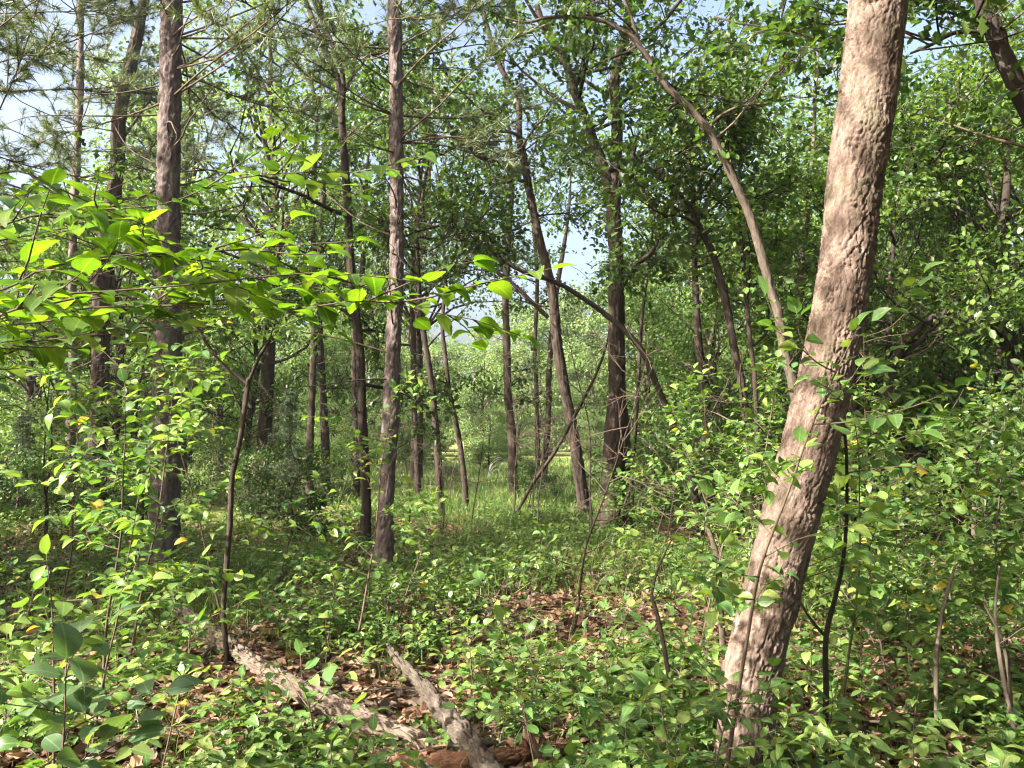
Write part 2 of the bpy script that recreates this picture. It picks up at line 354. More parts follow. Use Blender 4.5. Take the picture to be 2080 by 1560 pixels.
# ------------------------------------------------------------------ ground
def build_ground():
    xs = np.unique(np.concatenate([np.linspace(-600, -30, 12), np.linspace(-30, -8, 40), np.linspace(-8, 8, 90), np.linspace(8, 30, 40), np.linspace(30, 600, 12)]))
    ys = np.unique(np.concatenate([np.linspace(-60, 0, 14), np.linspace(0, 16, 90), np.linspace(16, 40, 50), np.linspace(40, 900, 16)]))
    X, Y = np.meshgrid(xs, ys); Z = gh(X, Y)
    near = np.exp(-np.maximum(Y - 16, 0) / 5)
    Z = Z + near * 0.03 * (vnoise(np.stack([X.ravel() * 2.2, Y.ravel() * 2.2, X.ravel() * 0], 1), 77).reshape(X.shape) - 0.5)
    V = np.stack([X, Y, Z], 2).reshape(-1, 3); nx, ny = len(xs), len(ys)
    i = np.arange(ny - 1)[:, None] * nx + np.arange(nx - 1)[None]
    F = np.stack([i, i + 1, i + nx + 1, i + nx], 2).reshape(-1, 4)
    o = MB().add(V, F).obj('ground', ground_material()); o['kind'] = 'structure'; return o
build_ground()

# ------------------------------------------------------------------ trees
def px_path(pts, y0, y1):
    """[(px, py, width_px)] with distance running from y0 to y1 -> points and radii"""
    pts = np.asarray(pts, float); s = np.concatenate([[0], np.cumsum(np.hypot(*np.diff(pts[:, :2], axis=0).T))]); s /= s[-1]
    Ys = y0 + (y1 - y0) * s
    Q = np.array([P(a, b, Y) for (a, b, w), Y in zip(pts, Ys)])
    R = np.array([w * 0.5 / FPX * (q[1] * CP + (q[2] - CAMZ) * SP) for (a, b, w), q in zip(pts, Q)])   # depth along the lens axis
    return Q, R
def bough(p, d, L, n, wob, up, r):
    d = nrm(d); pts = [np.array(p, float)]; st = L / (n - 1)
    for k in range(n - 1):
        d = nrm(d + r.normal(0, wob, 3) + np.array([0, 0, up])); pts.append(pts[-1] + d * st)
    return np.array(pts)
def crown(parent, base, starts, r, nlimb, Llimb, leafmat, tpl, leaf, per_twig, subs=5, twigs=5, elev=(0.0, 0.7), woodmat='bark_dark', azim=None, up=0.05, spread=0.085, leaf_name='crown'):
    """starts: (points, radii) rows where limbs may leave the wood"""
    wood = MB(); LP, LA, LN = [], [], []
    sp, sr = starts
    for _ in range(nlimb):
        k = r.integers(0, len(sp)); p = sp[k]; az = r.uniform(0, 2 * np.pi) if azim is None else r.uniform(*azim)
        el = r.uniform(*elev); d = np.array([math.cos(az) * math.cos(el), math.sin(az) * math.cos(el), math.sin(el)])
        L = Llimb * r.uniform(0.6, 1.2); lp = bough(p, d, L, 7, 0.16, up, r)
        r0 = min(sr[k] * 0.6, 0.012 * L + 0.012)
        wood.add(*tube(lp - base, np.linspace(r0, 0.008, 7), 5, 9))
        for s in range(subs):
            t = r.uniform(0.25, 1.0); q = lp[0] + 0; i = min(int(t * 6), 5); f = t * 6 - i; q = lp[i] * (1 - f) + lp[i + 1] * f
            sd = nrm(lp[i + 1] - lp[i]) + r.normal(0, 0.75, 3) + [0, 0, 0.1]
            bl = bough(q, sd, L * r.uniform(0.28, 0.5), 5, 0.2, up * 0.5, r)
            wood.add(*tube(bl - base, np.linspace(0.012, 0.005, 5), 3))
            for w in range(twigs):
                t2 = r.uniform(0.2, 1.0); i2 = min(int(t2 * 4), 3); f2 = t2 * 4 - i2; q2 = bl[i2] * (1 - f2) + bl[i2 + 1] * f2
                td = nrm(bl[i2 + 1] - bl[i2]) + r.normal(0, 0.8, 3)
                tw = bough(q2, td, r.uniform(0.3, 0.6), 3, 0.2, 0.0, r)
                wood.add(*tube(tw - base, [0.0045, 0.0035, 0.002], 3))
                m = per_twig; tt = r.uniform(0.1, 1.1, m)[:, None]
                pp = tw[0] + (tw[2] - tw[0]) * tt + r.normal(0, spread, (m, 3)) * [1, 1, 0.7]
                LP.append(pp); LA.append(nrm(tw[2] - tw[0]) + r.normal(0, 0.8, (m, 3)) + [0, 0, -0.25])
                LN.append(np.array([0, 0, 1.0]) + r.normal(0, 0.32, 3) + r.normal(0, 0.30, (m, 3)))
    tag(wood.obj('branchwork', M[woodmat], parent), kind='stuff')
    LP, LA, LN = np.vstack(LP), np.vstack(LA), np.vstack(LN)
    keep = LP[:, 2] > 0.3
    LP, LA, LN = LP[keep], LA[keep], LN[keep]
    v, f, a = cards(tpl, LP - base, LA, LN, leaf * r.uniform(0.65, 1.2, len(LP)))
    tag(MB().add(v, f, a).obj(leaf_name, M[leafmat], parent, attr='leaf'), kind='stuff')
    return len(LP)
RELIEF = {'furrow': relief_furrow, 'plate': relief_plate, 'flaky': relief_flaky, None: None}
def make_tree(name, label, cat, paths, bark, relief, sides=28, ring=0.05, ext=0.0, crowns=(), seed=0, group=None):
    """paths: list of (pts, y0, y1); the first is the trunk, the others limbs. ext: metres the trunk goes on above its last point."""
    r = np.random.default_rng(1000 + seed)
    built = []
    for k, (pts, y0, y1) in enumerate(paths):
        Q, R = px_path(pts, y0, y1)
        if k == 0:
            base = np.array([Q[0][0], Q[0][1], float(gh(Q[0][0], Q[0][1]))])
            Q[0][2] = base[2] - 0.12                        # the root goes into the soil
            Q = np.vstack([Q[0], Q[0] + (Q[1] - Q[0]) * (0.3 / max(np.linalg.norm(Q[1] - Q[0]), 0.31)), Q[1:]])
            R = np.concatenate([[max(R[0], R[1]) * 1.75], [max(R[0], R[1]) * 1.10], R[1:]])
            if ext > 0:
                d = nrm(Q[-1] - Q[-2]); d = nrm(d + [0, 0, 0.35])
                Q = np.vstack([Q, Q[-1] + d * ext * 0.5, Q[-1] + d * ext + r.normal(0, 0.15, 3)]); R = np.concatenate([R, [R[-1] * 0.75, R[-1] * 0.3]])
        Q[2:-1] += r.normal(0, 0.14, (len(Q[2:-1]), 3)) * R[2:-1, None] * [1, 1, 0.5] * (2.0 if R.max() < 0.1 else 1.0)
        built.append((Q, R))
    root = empty(name, base, label, cat, group)
    for j in range(9 if R.max() > 0.03 else 5):
        Q, R = built[r.integers(len(built))] if r.random() < 0.4 else built[0]; cc = curve(np.column_stack([Q, R]), 40); i = r.integers(6, 36); az = r.uniform(0, 6.28); d = np.array([math.cos(az), math.sin(az), r.uniform(-0.1, 0.7)])
        if cc[i][2] < base[2] + 0.8: continue
        Lt = r.uniform(0.05, 0.15) if j % 3 == 0 else r.uniform(0.3, 1.2); b_ = bough(cc[i][:3], d, Lt + cc[i][3], 6, 0.16, 0.02, r); m_ = MB().add(*tube(b_ - base, np.linspace(min(cc[i][3] * 0.45, 0.014), 0.003, 6), 6, 10))
        if Lt > 0.2:
            for q in range(r.integers(3, 8)): e_i = r.integers(1, 5); e_ = bough(b_[e_i], nrm(b_[e_i + 1] - b_[e_i]) + r.normal(0, .7, 3), Lt * r.uniform(.2, .5), 4, .16, 0, r); m_.add(*tube(e_ - base, np.linspace(0.0035, 0.0012, 4), 4))
        m_.obj('dead_twig' if Lt > 0.2 else 'branch_stub', M['bark_twig' if Lt > 0.2 else bark], root)
    for k, (Q, R) in enumerate(built):
        L = np.linalg.norm(np.diff(Q, axis=0), axis=1).sum()
        big = k == 0
        s = sides if big else max(10, sides // 2)
        v, f, a = tube(Q - base, R, s, max(8, int(L / ring)), RELIEF[relief] if R.max() > 0.03 else None)
        MB().add(v, f, a).obj('trunk' if big else 'limb', M[bark], root)
    for c in crowns:
        c = dict(c); src = c.pop('src', None); zr = c.pop('z', (0, 99))
        S, SR = [], []
        for k in (range(len(built)) if src is None else src):
            cr = curve(np.column_stack([built[k][0], built[k][1]]), 60); m = (cr[:, 2] >= zr[0]) & (cr[:, 2] <= zr[1]); S.append(cr[m, :3]); SR.append(cr[m, 3])
        S, SR = np.vstack(S), np.concatenate(SR)
        if len(S): crown(root, base, (S, SR), r, **c)
    return root

OAK = dict(leafmat='oak_leaf', tpl=T_OAK, leaf=0.115, per_twig=12, woodmat='bark_dark')
CAN = dict(leafmat='canopy_leaf', tpl=T_OVAL, leaf=0.095, per_twig=14, woodmat='bark_dark')

# the big leaning tree in front
def big_tree():
    pts = [(1492, 1640, 118), (1505, 1560, 116), (1536, 1330, 114), (1575, 1170, 114), (1609, 1035, 117), (1652, 872, 113), (1690, 700, 110), (1721, 520, 109), (1738, 350, 113), (1762, 200, 117), (1785, 0, 115), (1806, -170, 108)]
    r = np.random.default_rng(3)
    Q, R = px_path(pts, 3.72, 4.0); R *= 0.965
    base = np.array([Q[0][0], Q[0][1], float(gh(Q[0][0], Q[0][1]))]); Q[0][2] = base[2] - 0.15
    R[0] *= 1.12
    d = nrm(Q[-1] - Q[-2]); Q = np.vstack([Q, Q[-1] + d * 2.2, Q[-1] + d * 4.6]); R = np.concatenate([R, [R[-1] * 0.8, R[-1] * 0.4]])
    root = empty('leaning_tree', base, 'stout pale leaning tree trunk with flaky cracked bark, dappled by the sun', 'tree')
    low = curve(np.column_stack([Q[:12], R[:12]]), 60); L = np.linalg.norm(np.diff(low[:, :3], axis=0), axis=1).sum()
    def rel(A, rr):
        dd = relief_flaky(A, rr)
        for (th, s, w, h) in [(-1.2, 3.35, 0.035, 0.014), (-1.0, 1.95, 0.04, -0.016), (-0.4, 1.0, 0.05, 0.014), (2.6, 0.62, 0.09, 0.022), (-1.9, 2.6, 0.03, -0.010), (-0.2, 2.35, 0.05, 0.014)]:
            c = np.array([0.13 * math.cos(th), 0.13 * math.sin(th), s]); e = np.linalg.norm((A - c) * [1, 1, 0.7], axis=1) / w
            dd = dd + h * np.exp(-e ** 2) * 0.8
        return dd
    v, f, a = tube(low[:, :3] - base, low[:, 3], 160, int(L / 0.0066), rel)
    MB().add(v, f, a).obj('trunk', M['bark_big'], root)
    up = np.vstack([Q[11:]]); ur = R[11:]
    v, f, a = tube(up - base, ur, 40, 60, relief_flaky); MB().add(v, f, a).obj('upper_trunk', M['bark_big'], root)
    # a burl and a root flare at the foot
    b0 = G(1478, 1500); bl = np.array([b0 + [-0.01, 0, -0.1], b0 + [0.0, 0.0, 0.18], b0 + [0.05, 0.02, 0.42], b0 + [0.12, 0.05, 0.62]])
    v, f, a = tube(bl - base, [0.052, 0.040, 0.03, 0.015], 48, 80, relief_flaky); MB().add(v, f, a).obj('root_flare', M['bark_oak'], root)
    S = curve(np.column_stack([up, ur]), 30)
    crown(root, base, (S[8:, :3], S[8:, 3]), r, 6, 2.2, 'canopy_leaf', T_OVAL, 0.10, 8, woodmat='bark_pale', elev=(0.2, 1.0))
    # the thin twig that crosses the front of the bark
    tw = np.array([P(1712, 870, 3.6), P(1706, 800, 3.6), P(1690, 720, 3.58), P(1668, 650, 3.55)])
    return root
big_tree()

# pines
def needles(parent, base, tips, r, per=34, ln=0.155, mat='needle', name='needles', width=0.0082):
    P0, A0 = [], []
    for p, d in tips:
        P0.append(np.repeat(p[None], per, 0) - d[None] * r.uniform(0, 0.10, (per, 1)))
        A0.append(d[None] * 0.75 + r.normal(0, 0.55, (per, 3)))
    P0, A0 = np.vstack(P0) - base, nrm(np.vstack(A0)); n = len(P0)
    N = nrm(np.cross(A0, r.normal(0, 1, (n, 3)))); L = ln * r.uniform(0.7, 1.15, (n, 1))
    V = np.stack([P0 - N * width * 0.5, P0 + N * width * 0.5, P0 + A0 * L + [0, 0, -0.008]], 1).reshape(-1, 3)
    F = np.arange(3 * n).reshape(-1, 3)
    return tag(MB().add(V, F).obj(name, M[mat], parent, smooth=False), kind='stuff')
def pine_crown(root, base, trunk, r, z0, z1, whorl=0.45, L0=2.2, dead=(0, 0), azim=None, per=44, tufts=12, dens=4):
    """trunk: (n,4) curve. live whorls between z0 and z1, bare dead branches between the two heights of dead"""
    wood = MB(); tips = []
    def at(z): return np.array([np.interp(z, trunk[:, 2], trunk[:, c]) for c in range(4)])
    z = z0
    while z < z1:
        c = at(z); fr = (z1 - z) / max(z1 - z0, 0.1)
        for k in range(dens):
            az = r.uniform(0, 2 * np.pi) if azim is None else r.uniform(*azim)
            d = np.array([math.cos(az), math.sin(az), r.uniform(-0.1, 0.3)]); L = L0 * (0.45 + 0.75 * fr) * r.uniform(0.6, 1.15)
            b = bough(c[:3], d, L, 6, 0.10, 0.05, r); wood.add(*tube(b - base, np.linspace(0.013, 0.004, 6), 5, 9))
            for t in range(tufts):
                u = r.uniform(0.35, 1.0); i = min(int(u * 5), 4); q = b[i] + (b[i + 1] - b[i]) * (u * 5 - i)
                td = nrm(nrm(b[i + 1] - b[i]) + r.normal(0, 0.6, 3) + [0, 0, 0.15]); e = bough(q, td, r.uniform(0.15, 0.5), 3, 0.1, 0.06, r)
                wood.add(*tube(e - base, [0.006, 0.005, 0.003], 3)); tips.append((e[2], nrm(e[2] - e[1]))); tips.append((e[1], nrm(e[2] - e[0])))
            tips.append((b[5], nrm(b[5] - b[4])))
        z += whorl * r.uniform(0.7, 1.2)
    if len(tips):
        tag(wood.obj('branchwork', M['bark_twig'], root), kind='stuff')
        needles(root, base, tips, r, per)
    z = dead[0]
    while z < dead[1]:
        c = at(z); az = r.uniform(0, 2 * np.pi); d = np.array([math.cos(az), math.sin(az), r.uniform(-0.15, 0.35)])
        L = r.uniform(0.5, 2.0); b = bough(c[:3] + d * c[3] * 0.8, d, L, 6, 0.12, r.uniform(-0.03, 0.06), r)
        m = MB(); m.add(*tube(b - base, np.linspace(0.011, 0.003, 6), 5, 10))
        for t in range(r.integers(2, 6)):
            i = r.integers(1, 5); e = bough(b[i], nrm(b[i + 1] - b[i]) + r.normal(0, 0.6, 3), r.uniform(0.15, 0.6), 4, 0.15, 0, r)
            m.add(*tube(e - base, np.linspace(0.004, 0.0015, 4), 3))
        m.obj('dead_branch', M['bark_twig'], root)
        z += r.uniform(0.12, 0.32)
def make_pine(label, pts, y0, y1, ext, seed, z0, z1, dead, name='pine_tree', sides=48, ring=0.024, L0=2.2, azim=None, group=None, dens=4, tufts=9, trunkpts=None, per=44):
    r = np.random.default_rng(2000 + seed)
    if trunkpts is None: Q, R = px_path(pts, y0, y1)
    else: Q, R = np.array([q[:3] for q in trunkpts], float), np.array([q[3] for q in trunkpts], float)
    base = np.array([Q[0][0], Q[0][1], float(gh(Q[0][0], Q[0][1]))]); Q[0][2] = base[2] - 0.12; R[0] *= 1.5
    if ext: d = nrm(nrm(Q[-1] - Q[-2]) + [0, 0, 0.5]); Q = np.vstack([Q, Q[-1] + d * ext]); R = np.concatenate([R, [R[-1] * 0.25]])
    root = empty(name, base, label, 'pine tree', group)
    L = np.linalg.norm(np.diff(Q, axis=0), axis=1).sum()
    v, f, a = tube(Q - base, R, sides, int(L / ring), relief_plate); MB().add(v, f, a).obj('trunk', M['bark_pine'], root)
    pine_crown(root, base, curve(np.column_stack([Q, R]), 80), r, z0, z1, L0=L0, dead=dead, azim=azim, dens=dens, tufts=tufts, per=per)
    return root
make_pine('straight grey-pink pine trunk with bare dead side branches, behind the forked sapling', [(322, 1196, 64), (335, 1045, 61), (339, 870, 57), (341, 700, 54), (343, 520, 48), (342, 350, 46), (346, 160, 43), (349, 0, 41)], 8.4, 8.5, 6, 1, 5.2, 11.5, (2.6, 6.2), L0=2.4)
make_pine('slim reddish pine trunk, sunlit high up, rising straight from the undergrowth in the middle', [(776, 1172, 40), (783, 1045, 35), (790, 900, 34), (796, 790, 33), (801, 640, 31), (806, 525, 29), (805, 300, 30), (804, 150, 29), (802, 0, 27)], 8.9, 9.0, 6, 2, 4.9, 11.5, (2.2, 6.2), L0=1.6, dens=3, tufts=7)
make_pine('thin leaning pine with dark lower trunk and needled boughs, left of the grey-pink pine', [(133, 1040, 24), (138, 1000, 21), (143, 870, 18), (148, 750, 17), (147, 620, 16), (147, 525, 16), (155, 340, 15), (163, 160, 14), (163, 0, 12), (164, -120, 11)], 15.5, 15.5, 3, 3, 5.6, 13.5, (2.5, 6), sides=20, ring=0.05, L0=2.8, dens=5, tufts=14, per=36)
# a pine whose trunk stands out of view on the left, its boughs reach into the picture
make_pine('pine with long needled boughs reaching in over the left side', None, 0, 0, 0, 4, 3.6, 9.0, (1.5, 3.5), sides=30, ring=0.05, L0=3.0, dens=5, tufts=10,
          trunkpts=[(-6.6, 8.2, 0, 0.15), (-6.55, 8.2, 3, 0.13), (-6.5, 8.25, 6.5, 0.1), (-6.5, 8.2, 9.5, 0.03)])

# broad-leaved trees that can be told apart
make_tree('oak_tree', 'dark rough oak trunk with furrowed bark, catching sun above, behind the grey-pink pine', 'oak tree',
          [([(192, 1040, 42), (197, 900, 38), (203, 750, 35), (206, 620, 35), (216, 520, 36), (233, 350, 30), (245, 240, 27), (272, 110, 24), (292, 0, 20)], 16, 16)],
          'bark_oak', 'furrow', 40, 0.06, 3, [dict(OAK, nlimb=7, Llimb=2.6, z=(5.5, 14), leaf=0.13)], 5)
make_tree('oak_tree', 'slender dark oak stem forking high up, behind the slim reddish pine', 'oak tree',
          [([(742, 1112, 24), (741, 1010, 21), (738, 880, 20), (729, 720, 19), (716, 560, 18), (705, 400, 17), (697, 300, 16), (688, 170, 14), (660, 100, 12), (633, 34, 11), (612, -30, 10)], 11.4, 11.6),
           ([(694, 250, 11), (697, 160, 10), (672, 80, 9), (640, 10, 8), (630, -30, 8)], 11.5, 11.2)],
          'bark_oak', 'furrow', 26, 0.06, 2.5, [dict(OAK, nlimb=11, Llimb=2.2, z=(3.4, 12)), dict(OAK, nlimb=4, Llimb=1.6, z=(2.3, 3.6), elev=(-0.2, 0.3))], 6)
make_tree('oak_tree', 'oak leaning to the left with a long rising side limb, next to the double-stemmed oak', 'oak tree',
          [([(1192, 1045, 32), (1184, 1020, 28), (1165, 870, 23), (1144, 770, 23), (1131, 700, 22), (1121, 600, 20), (1107, 530, 19), (1099, 500, 18), (1085, 430, 17), (1069, 350, 16), (1055, 280, 14), (1050, 200, 13), (1018, 140, 11), (990, 60, 10)], 15.6, 15.2),
           ([(1069, 350, 13), (990, 325, 12), (932, 286, 12), (909, 253, 11), (879, 195, 11), (852, 162, 10), (818, 84, 9)], 15.3, 14.6),
           ([(1113, 645, 10), (1060, 594, 9), (1027, 564, 8), (985, 540, 6), (940, 528, 5)], 15.5, 14.9),
           ([(1085, 440, 7), (1060, 290, 7), (1010, 268, 6), (960, 280, 6), (880, 320, 5), (830, 320, 4)], 15.4, 14.5)],
          'bark_oak', 'furrow', 36, 0.06, 2.5, [dict(OAK, nlimb=13, Llimb=2.3, z=(5.4, 14)), dict(OAK, nlimb=2, Llimb=1.2, z=(3.6, 4.9))], 7)
make_tree('oak_tree', 'thick dark oak with two stems joined at the foot, forking again overhead', 'oak tree',
          [([(1236, 1082, 50), (1238, 1040, 44), (1243, 980, 41), (1251, 880, 40), (1255, 800, 37), (1253, 700, 35), (1251, 600, 33), (1249, 520, 32), (1248, 430, 30), (1253, 337, 27), (1252, 236, 24), (1250, 168, 22), (1262, 100, 20), (1277, 50, 18), (1284, -20, 17)], 12.6, 12.4),
           ([(1247, 430, 24), (1228, 345, 22), (1208, 286, 20), (1190, 240, 19), (1168, 185, 18), (1141, 111, 16), (1112, 70, 14), (1090, 10, 12)], 12.5, 12.2),
           ([(1274, 1085, 30), (1270, 1040, 26), (1268, 980, 24), (1268, 900, 22), (1266, 840, 18), (1260, 780, 10)], 12.75, 12.6),
           ([(1257, 590, 14), (1290, 540, 11), (1330, 505, 9), (1350, 440, 8), (1375, 380, 6)], 12.5, 12.0)],
          'bark_oak', 'furrow', 56, 0.04, 3.0, [dict(OAK, nlimb=20, Llimb=2.2, z=(5.7, 12)), dict(OAK, nlimb=2, Llimb=1.2, z=(3.4, 4.4))], 8)
make_tree('bent_tree', 'long thin tree bowed over to the left, crossing in front of both oaks', 'tree',
          [([(1425, 1098, 17.4), (1412, 1010, 16.2), (1396, 930, 15.0), (1384, 890, 14.3), (1352, 823, 13.8), (1323, 756, 13.1), (1306, 715, 12.5), (1279, 682, 11.8), (1242, 648, 11.2), (1188, 607, 10.6), (1128, 574, 10.0), (1060, 550, 8.7), (1012, 520, 8.1), (976, 500, 7.5), (939, 486, 6.9), (912, 459, 6.2), (860, 466, 5.0), (815, 482, 3.1)], 11.9, 10.6),
           ([(960, 495, 4.4), (915, 470, 3.8), (890, 500, 2.5), (850, 520, 1.8)], 10.9, 10.4)],
          'bark_dark', 'furrow', 24, 0.05, 0, [dict(OAK, nlimb=10, Llimb=0.8, z=(3.95, 6), subs=4, twigs=4, per_twig=8, leaf=0.11)], 9)
make_tree('bent_tree', 'dark thin tree curving up to the left, just behind the big leaning trunk', 'tree',
          [([(1533, 1080, 22), (1528, 1025, 20), (1525, 924, 19), (1515, 840, 18), (1505, 772, 17), (1491, 708, 16), (1471, 604, 16), (1447, 520, 15), (1424, 471, 14), (1400, 421, 13), (1360, 377, 12), (1322, 347, 11), (1290, 322, 9), (1278, 300, 7), (1230, 285, 5)], 10.4, 9.6)],
          'bark_dark', 'furrow', 22, 0.05, 0, [dict(OAK, nlimb=7, Llimb=1.1, z=(4.0, 8), subs=4, twigs=4)], 10)
make_tree('young_tree', 'thin upright stem close beside the dark curving tree', 'tree',
          [([(1545, 1085, 12), (1541, 1000, 10), (1535, 800, 10), (1522, 660, 9), (1508, 520, 8), (1500, 420, 6), (1480, 330, 5)], 10.1, 10.0)],
          'bark_oak', None, 14, 0.08, 0, [dict(CAN, nlimb=8, Llimb=1.1, z=(2.6, 6), subs=4, twigs=4)], 11)
make_tree('bent_tree', 'pale tall tree arching over to the left from behind the big leaning trunk', 'tree',
          [([(1652, 1120, 29.2), (1640, 960, 25.8), (1626, 850, 23.2), (1612, 776, 21.5), (1595, 708, 20.6), (1582, 645, 19.8), (1568, 587, 18.9), (1552, 537, 18.9), (1528, 448, 18.1), (1491, 370, 17.2), (1464, 313, 17.2), (1441, 269, 16.3), (1400, 219, 14.6), (1360, 182, 13.8), (1326, 131, 12.9), (1286, 77, 12.0), (1262, 61, 10.3), (1222, 42, 8.6), (1161, 34, 7.7), (1111, 36, 6.9), (1070, 46, 6.0), (1027, 37, 4.3)], 9.2, 8.4),
           ([(1441, 269, 7.7), (1452, 245, 6.9), (1480, 225, 6.0), (1510, 214, 5.2), (1560, 210, 3.4)], 8.9, 8.6),
           ([(1300, 95, 7.7), (1284, 40, 6.9), (1270, 0, 6.9), (1262, -30, 7)], 8.6, 8.5)],
          'bark_pale', 'furrow', 28, 0.04, 0, [dict(OAK, nlimb=9, Llimb=1.4, z=(4.3, 8), subs=4, twigs=4)], 12)
make_tree('oak_tree', 'dark tree leaning out of the top right corner with mossy bark', 'oak tree',
          [([(2390, 1290, 60), (2300, 900, 52), (2200, 500, 46), (2120, 290, 42), (2080, 202, 40), (2057, 151, 38), (2036, 111, 37), (2016, 60, 36), (2003, 0, 36), (1985, -120, 34)], 6.6, 6.3),
           ([(2016, 62, 12), (1990, 66, 10), (1940, 66, 9), (1890, 92, 7), (1850, 108, 5)], 6.4, 6.2)],
          'bark_dark', 'furrow', 36, 0.03, 2.5, [dict(OAK, nlimb=8, Llimb=1.6, z=(4.6, 9), subs=4, twigs=4), dict(CAN, nlimb=3, Llimb=1.0, z=(3.2, 4.4), subs=3, twigs=3)], 13)
make_tree('oak_tree', 'dark crooked oak with a heavy forked limb inside the right-hand thicket', 'oak tree',
          [([(1795, 1075, 26), (1792, 960, 22), (1790, 873, 20), (1801, 823, 19), (1811, 756, 18), (1834, 698, 17), (1885, 651, 16), (1925, 634, 12), (1949, 594, 9), (1972, 584, 6)], 11.4, 11.0),
           ([(1820, 735, 12), (1850, 710, 11), (1890, 675, 11), (1915, 640, 10), (1940, 625, 8), (1990, 690, 5)], 11.3, 10.6),
           ([(1801, 830, 13), (1808, 600, 12), (1822, 450, 11), (1834, 374, 10), (1830, 335, 8), (1807, 289, 7), (1790, 230, 5)], 11.4, 11.8),
           ([(1834, 374, 10), (1865, 350, 10), (1905, 316, 9), (1925, 273, 7), (1930, 200, 5)], 11.8, 11.8)],
          'bark_dark', 'furrow', 28, 0.05, 0, [dict(CAN, nlimb=26, Llimb=1.9, z=(2.0, 6.6), elev=(-0.1, 0.7))], 14)
# trunks at the edge of the clearing
edge = [
 ('slim grey-brown trunk at the clearing edge, left of the dark trunk beside it', [(629, 1020, 18), (629, 930, 16), (633, 800, 15), (638, 690, 14), (640, 560, 13), (636, 420, 11), (640, 300, 8)], 18.6, 'bark_oak', 4.2),
 ('straight dark trunk at the clearing edge, right of the slim grey-brown one', [(662, 998, 19), (661, 930, 18), (657, 820, 17), (650, 700, 16), (648, 560, 14), (655, 420, 12), (660, 320, 8)], 21.5, 'bark_dark', 4.8),
 ('thin dark stem half hidden behind the slender forking oak', [(725, 1008, 16), (724, 930, 15), (720, 800, 14), (722, 700, 14), (735, 560, 12), (742, 420, 9)], 20, 'bark_dark', 4.6),
 ('thin straight dark trunk standing right of the slim reddish pine', [(850, 1012, 14), (847, 930, 12), (842, 800, 12), (838, 690, 12), (836, 560, 10), (850, 430, 8)], 19.8, 'bark_dark', 4.8),
 ('smooth dark trunk leaning left, tallest of the thin trunks right of the pine', [(890, 1055, 19), (893, 1020, 16), (890, 920, 15), (882, 830, 14), (873, 760, 13), (861, 680, 12), (852, 600, 11), (848, 480, 9), (862, 380, 7)], 15.2, 'bark_dark', 4.4),
 ('very thin pale brown trunk leaning left, with fine side twigs', [(947, 1042, 14), (943, 980, 12), (933, 900, 11), (921, 840, 11), (912, 790, 10), (905, 720, 9), (899, 660, 8), (905, 560, 7), (898, 470, 5)], 16.2, 'bark_oak', 4.6),
 ('grey trunk ringed by a low leafy bough at the clearing edge', [(1046, 1015, 24), (1043, 985, 21), (1037, 880, 19), (1031, 800, 17), (1028, 690, 16), (1028, 600, 15), (1030, 520, 14), (1036, 420, 12), (1040, 320, 9), (1030, 220, 6)], 19.6, 'bark_oak', 5.2),
 ('thin trunk standing in the clearing beyond the left-leaning oak', [(1092, 985, 12), (1091, 900, 10), (1090, 800, 10), (1087, 700, 9), (1092, 560, 8), (1080, 450, 6)], 25, 'bark_dark', 5.4),
 ('pair-mate trunk bending right in the clearing beyond the left-leaning oak', [(1103, 985, 15), (1108, 920, 14), (1115, 840, 13), (1116, 740, 12), (1130, 600, 11), (1150, 470, 8)], 26, 'bark_oak', 5.6),
 ('thin reddish stem right beside the double-stemmed oak', [(1286, 1060, 10), (1284, 980, 9), (1290, 880, 8), (1296, 780, 8), (1300, 660, 7), (1320, 520, 5)], 14.5, 'bark_oak', 4.2),
 ('dark straight trunk behind the thin bowed tree', [(1440, 1062, 18), (1436, 940, 17), (1428, 800, 16), (1420, 680, 15), (1412, 560, 14), (1408, 420, 11)], 14.2, 'bark_dark', 4.4),
 ('pale pinkish trunk between the arching tree and the leaning trunk', [(1640, 1060, 20), (1634, 860, 17), (1628, 700, 16), (1626, 560, 15), (1640, 430, 12), (1650, 300, 9)], 13.4, 'bark_pale', 4.2),
 ('slender trunk in the thicket right of the crooked oak', [(1905, 1060, 14), (1908, 900, 12), (1915, 740, 11), (1940, 560, 10), (1945, 400, 8), (1960, 250, 6)], 13, 'bark_dark', 3.4),
 ('reddish trunk at the right border, deep in the thicket', [(2030, 1060, 16), (2034, 900, 14), (2026, 760, 13), (2040, 600, 12), (2035, 420, 9), (2050, 280, 7)], 13.5, 'bark_oak', 3.4),
]
for k, (lab, pts, Y, bk, zc) in enumerate(edge):
    make_tree('slender_tree', lab, 'tree', [(pts, Y, Y - 0.2)], bk, 'furrow', 20, 0.08, 2.0,
              [dict(dict(OAK, tpl=T_OVAL) if k % 3 else CAN, nlimb=8, Llimb=1.7, z=(zc, 15), leaf=0.12, subs=4, twigs=5, per_twig=11)] + ([dict(OAK, nlimb=4, Llimb=1.1, z=(2.2, 3.2), elev=(-0.3, 0.3), subs=3, twigs=4)] if k in (6, 5, 1) else []), 30 + k, 'slender trees at the edge of the clearing')

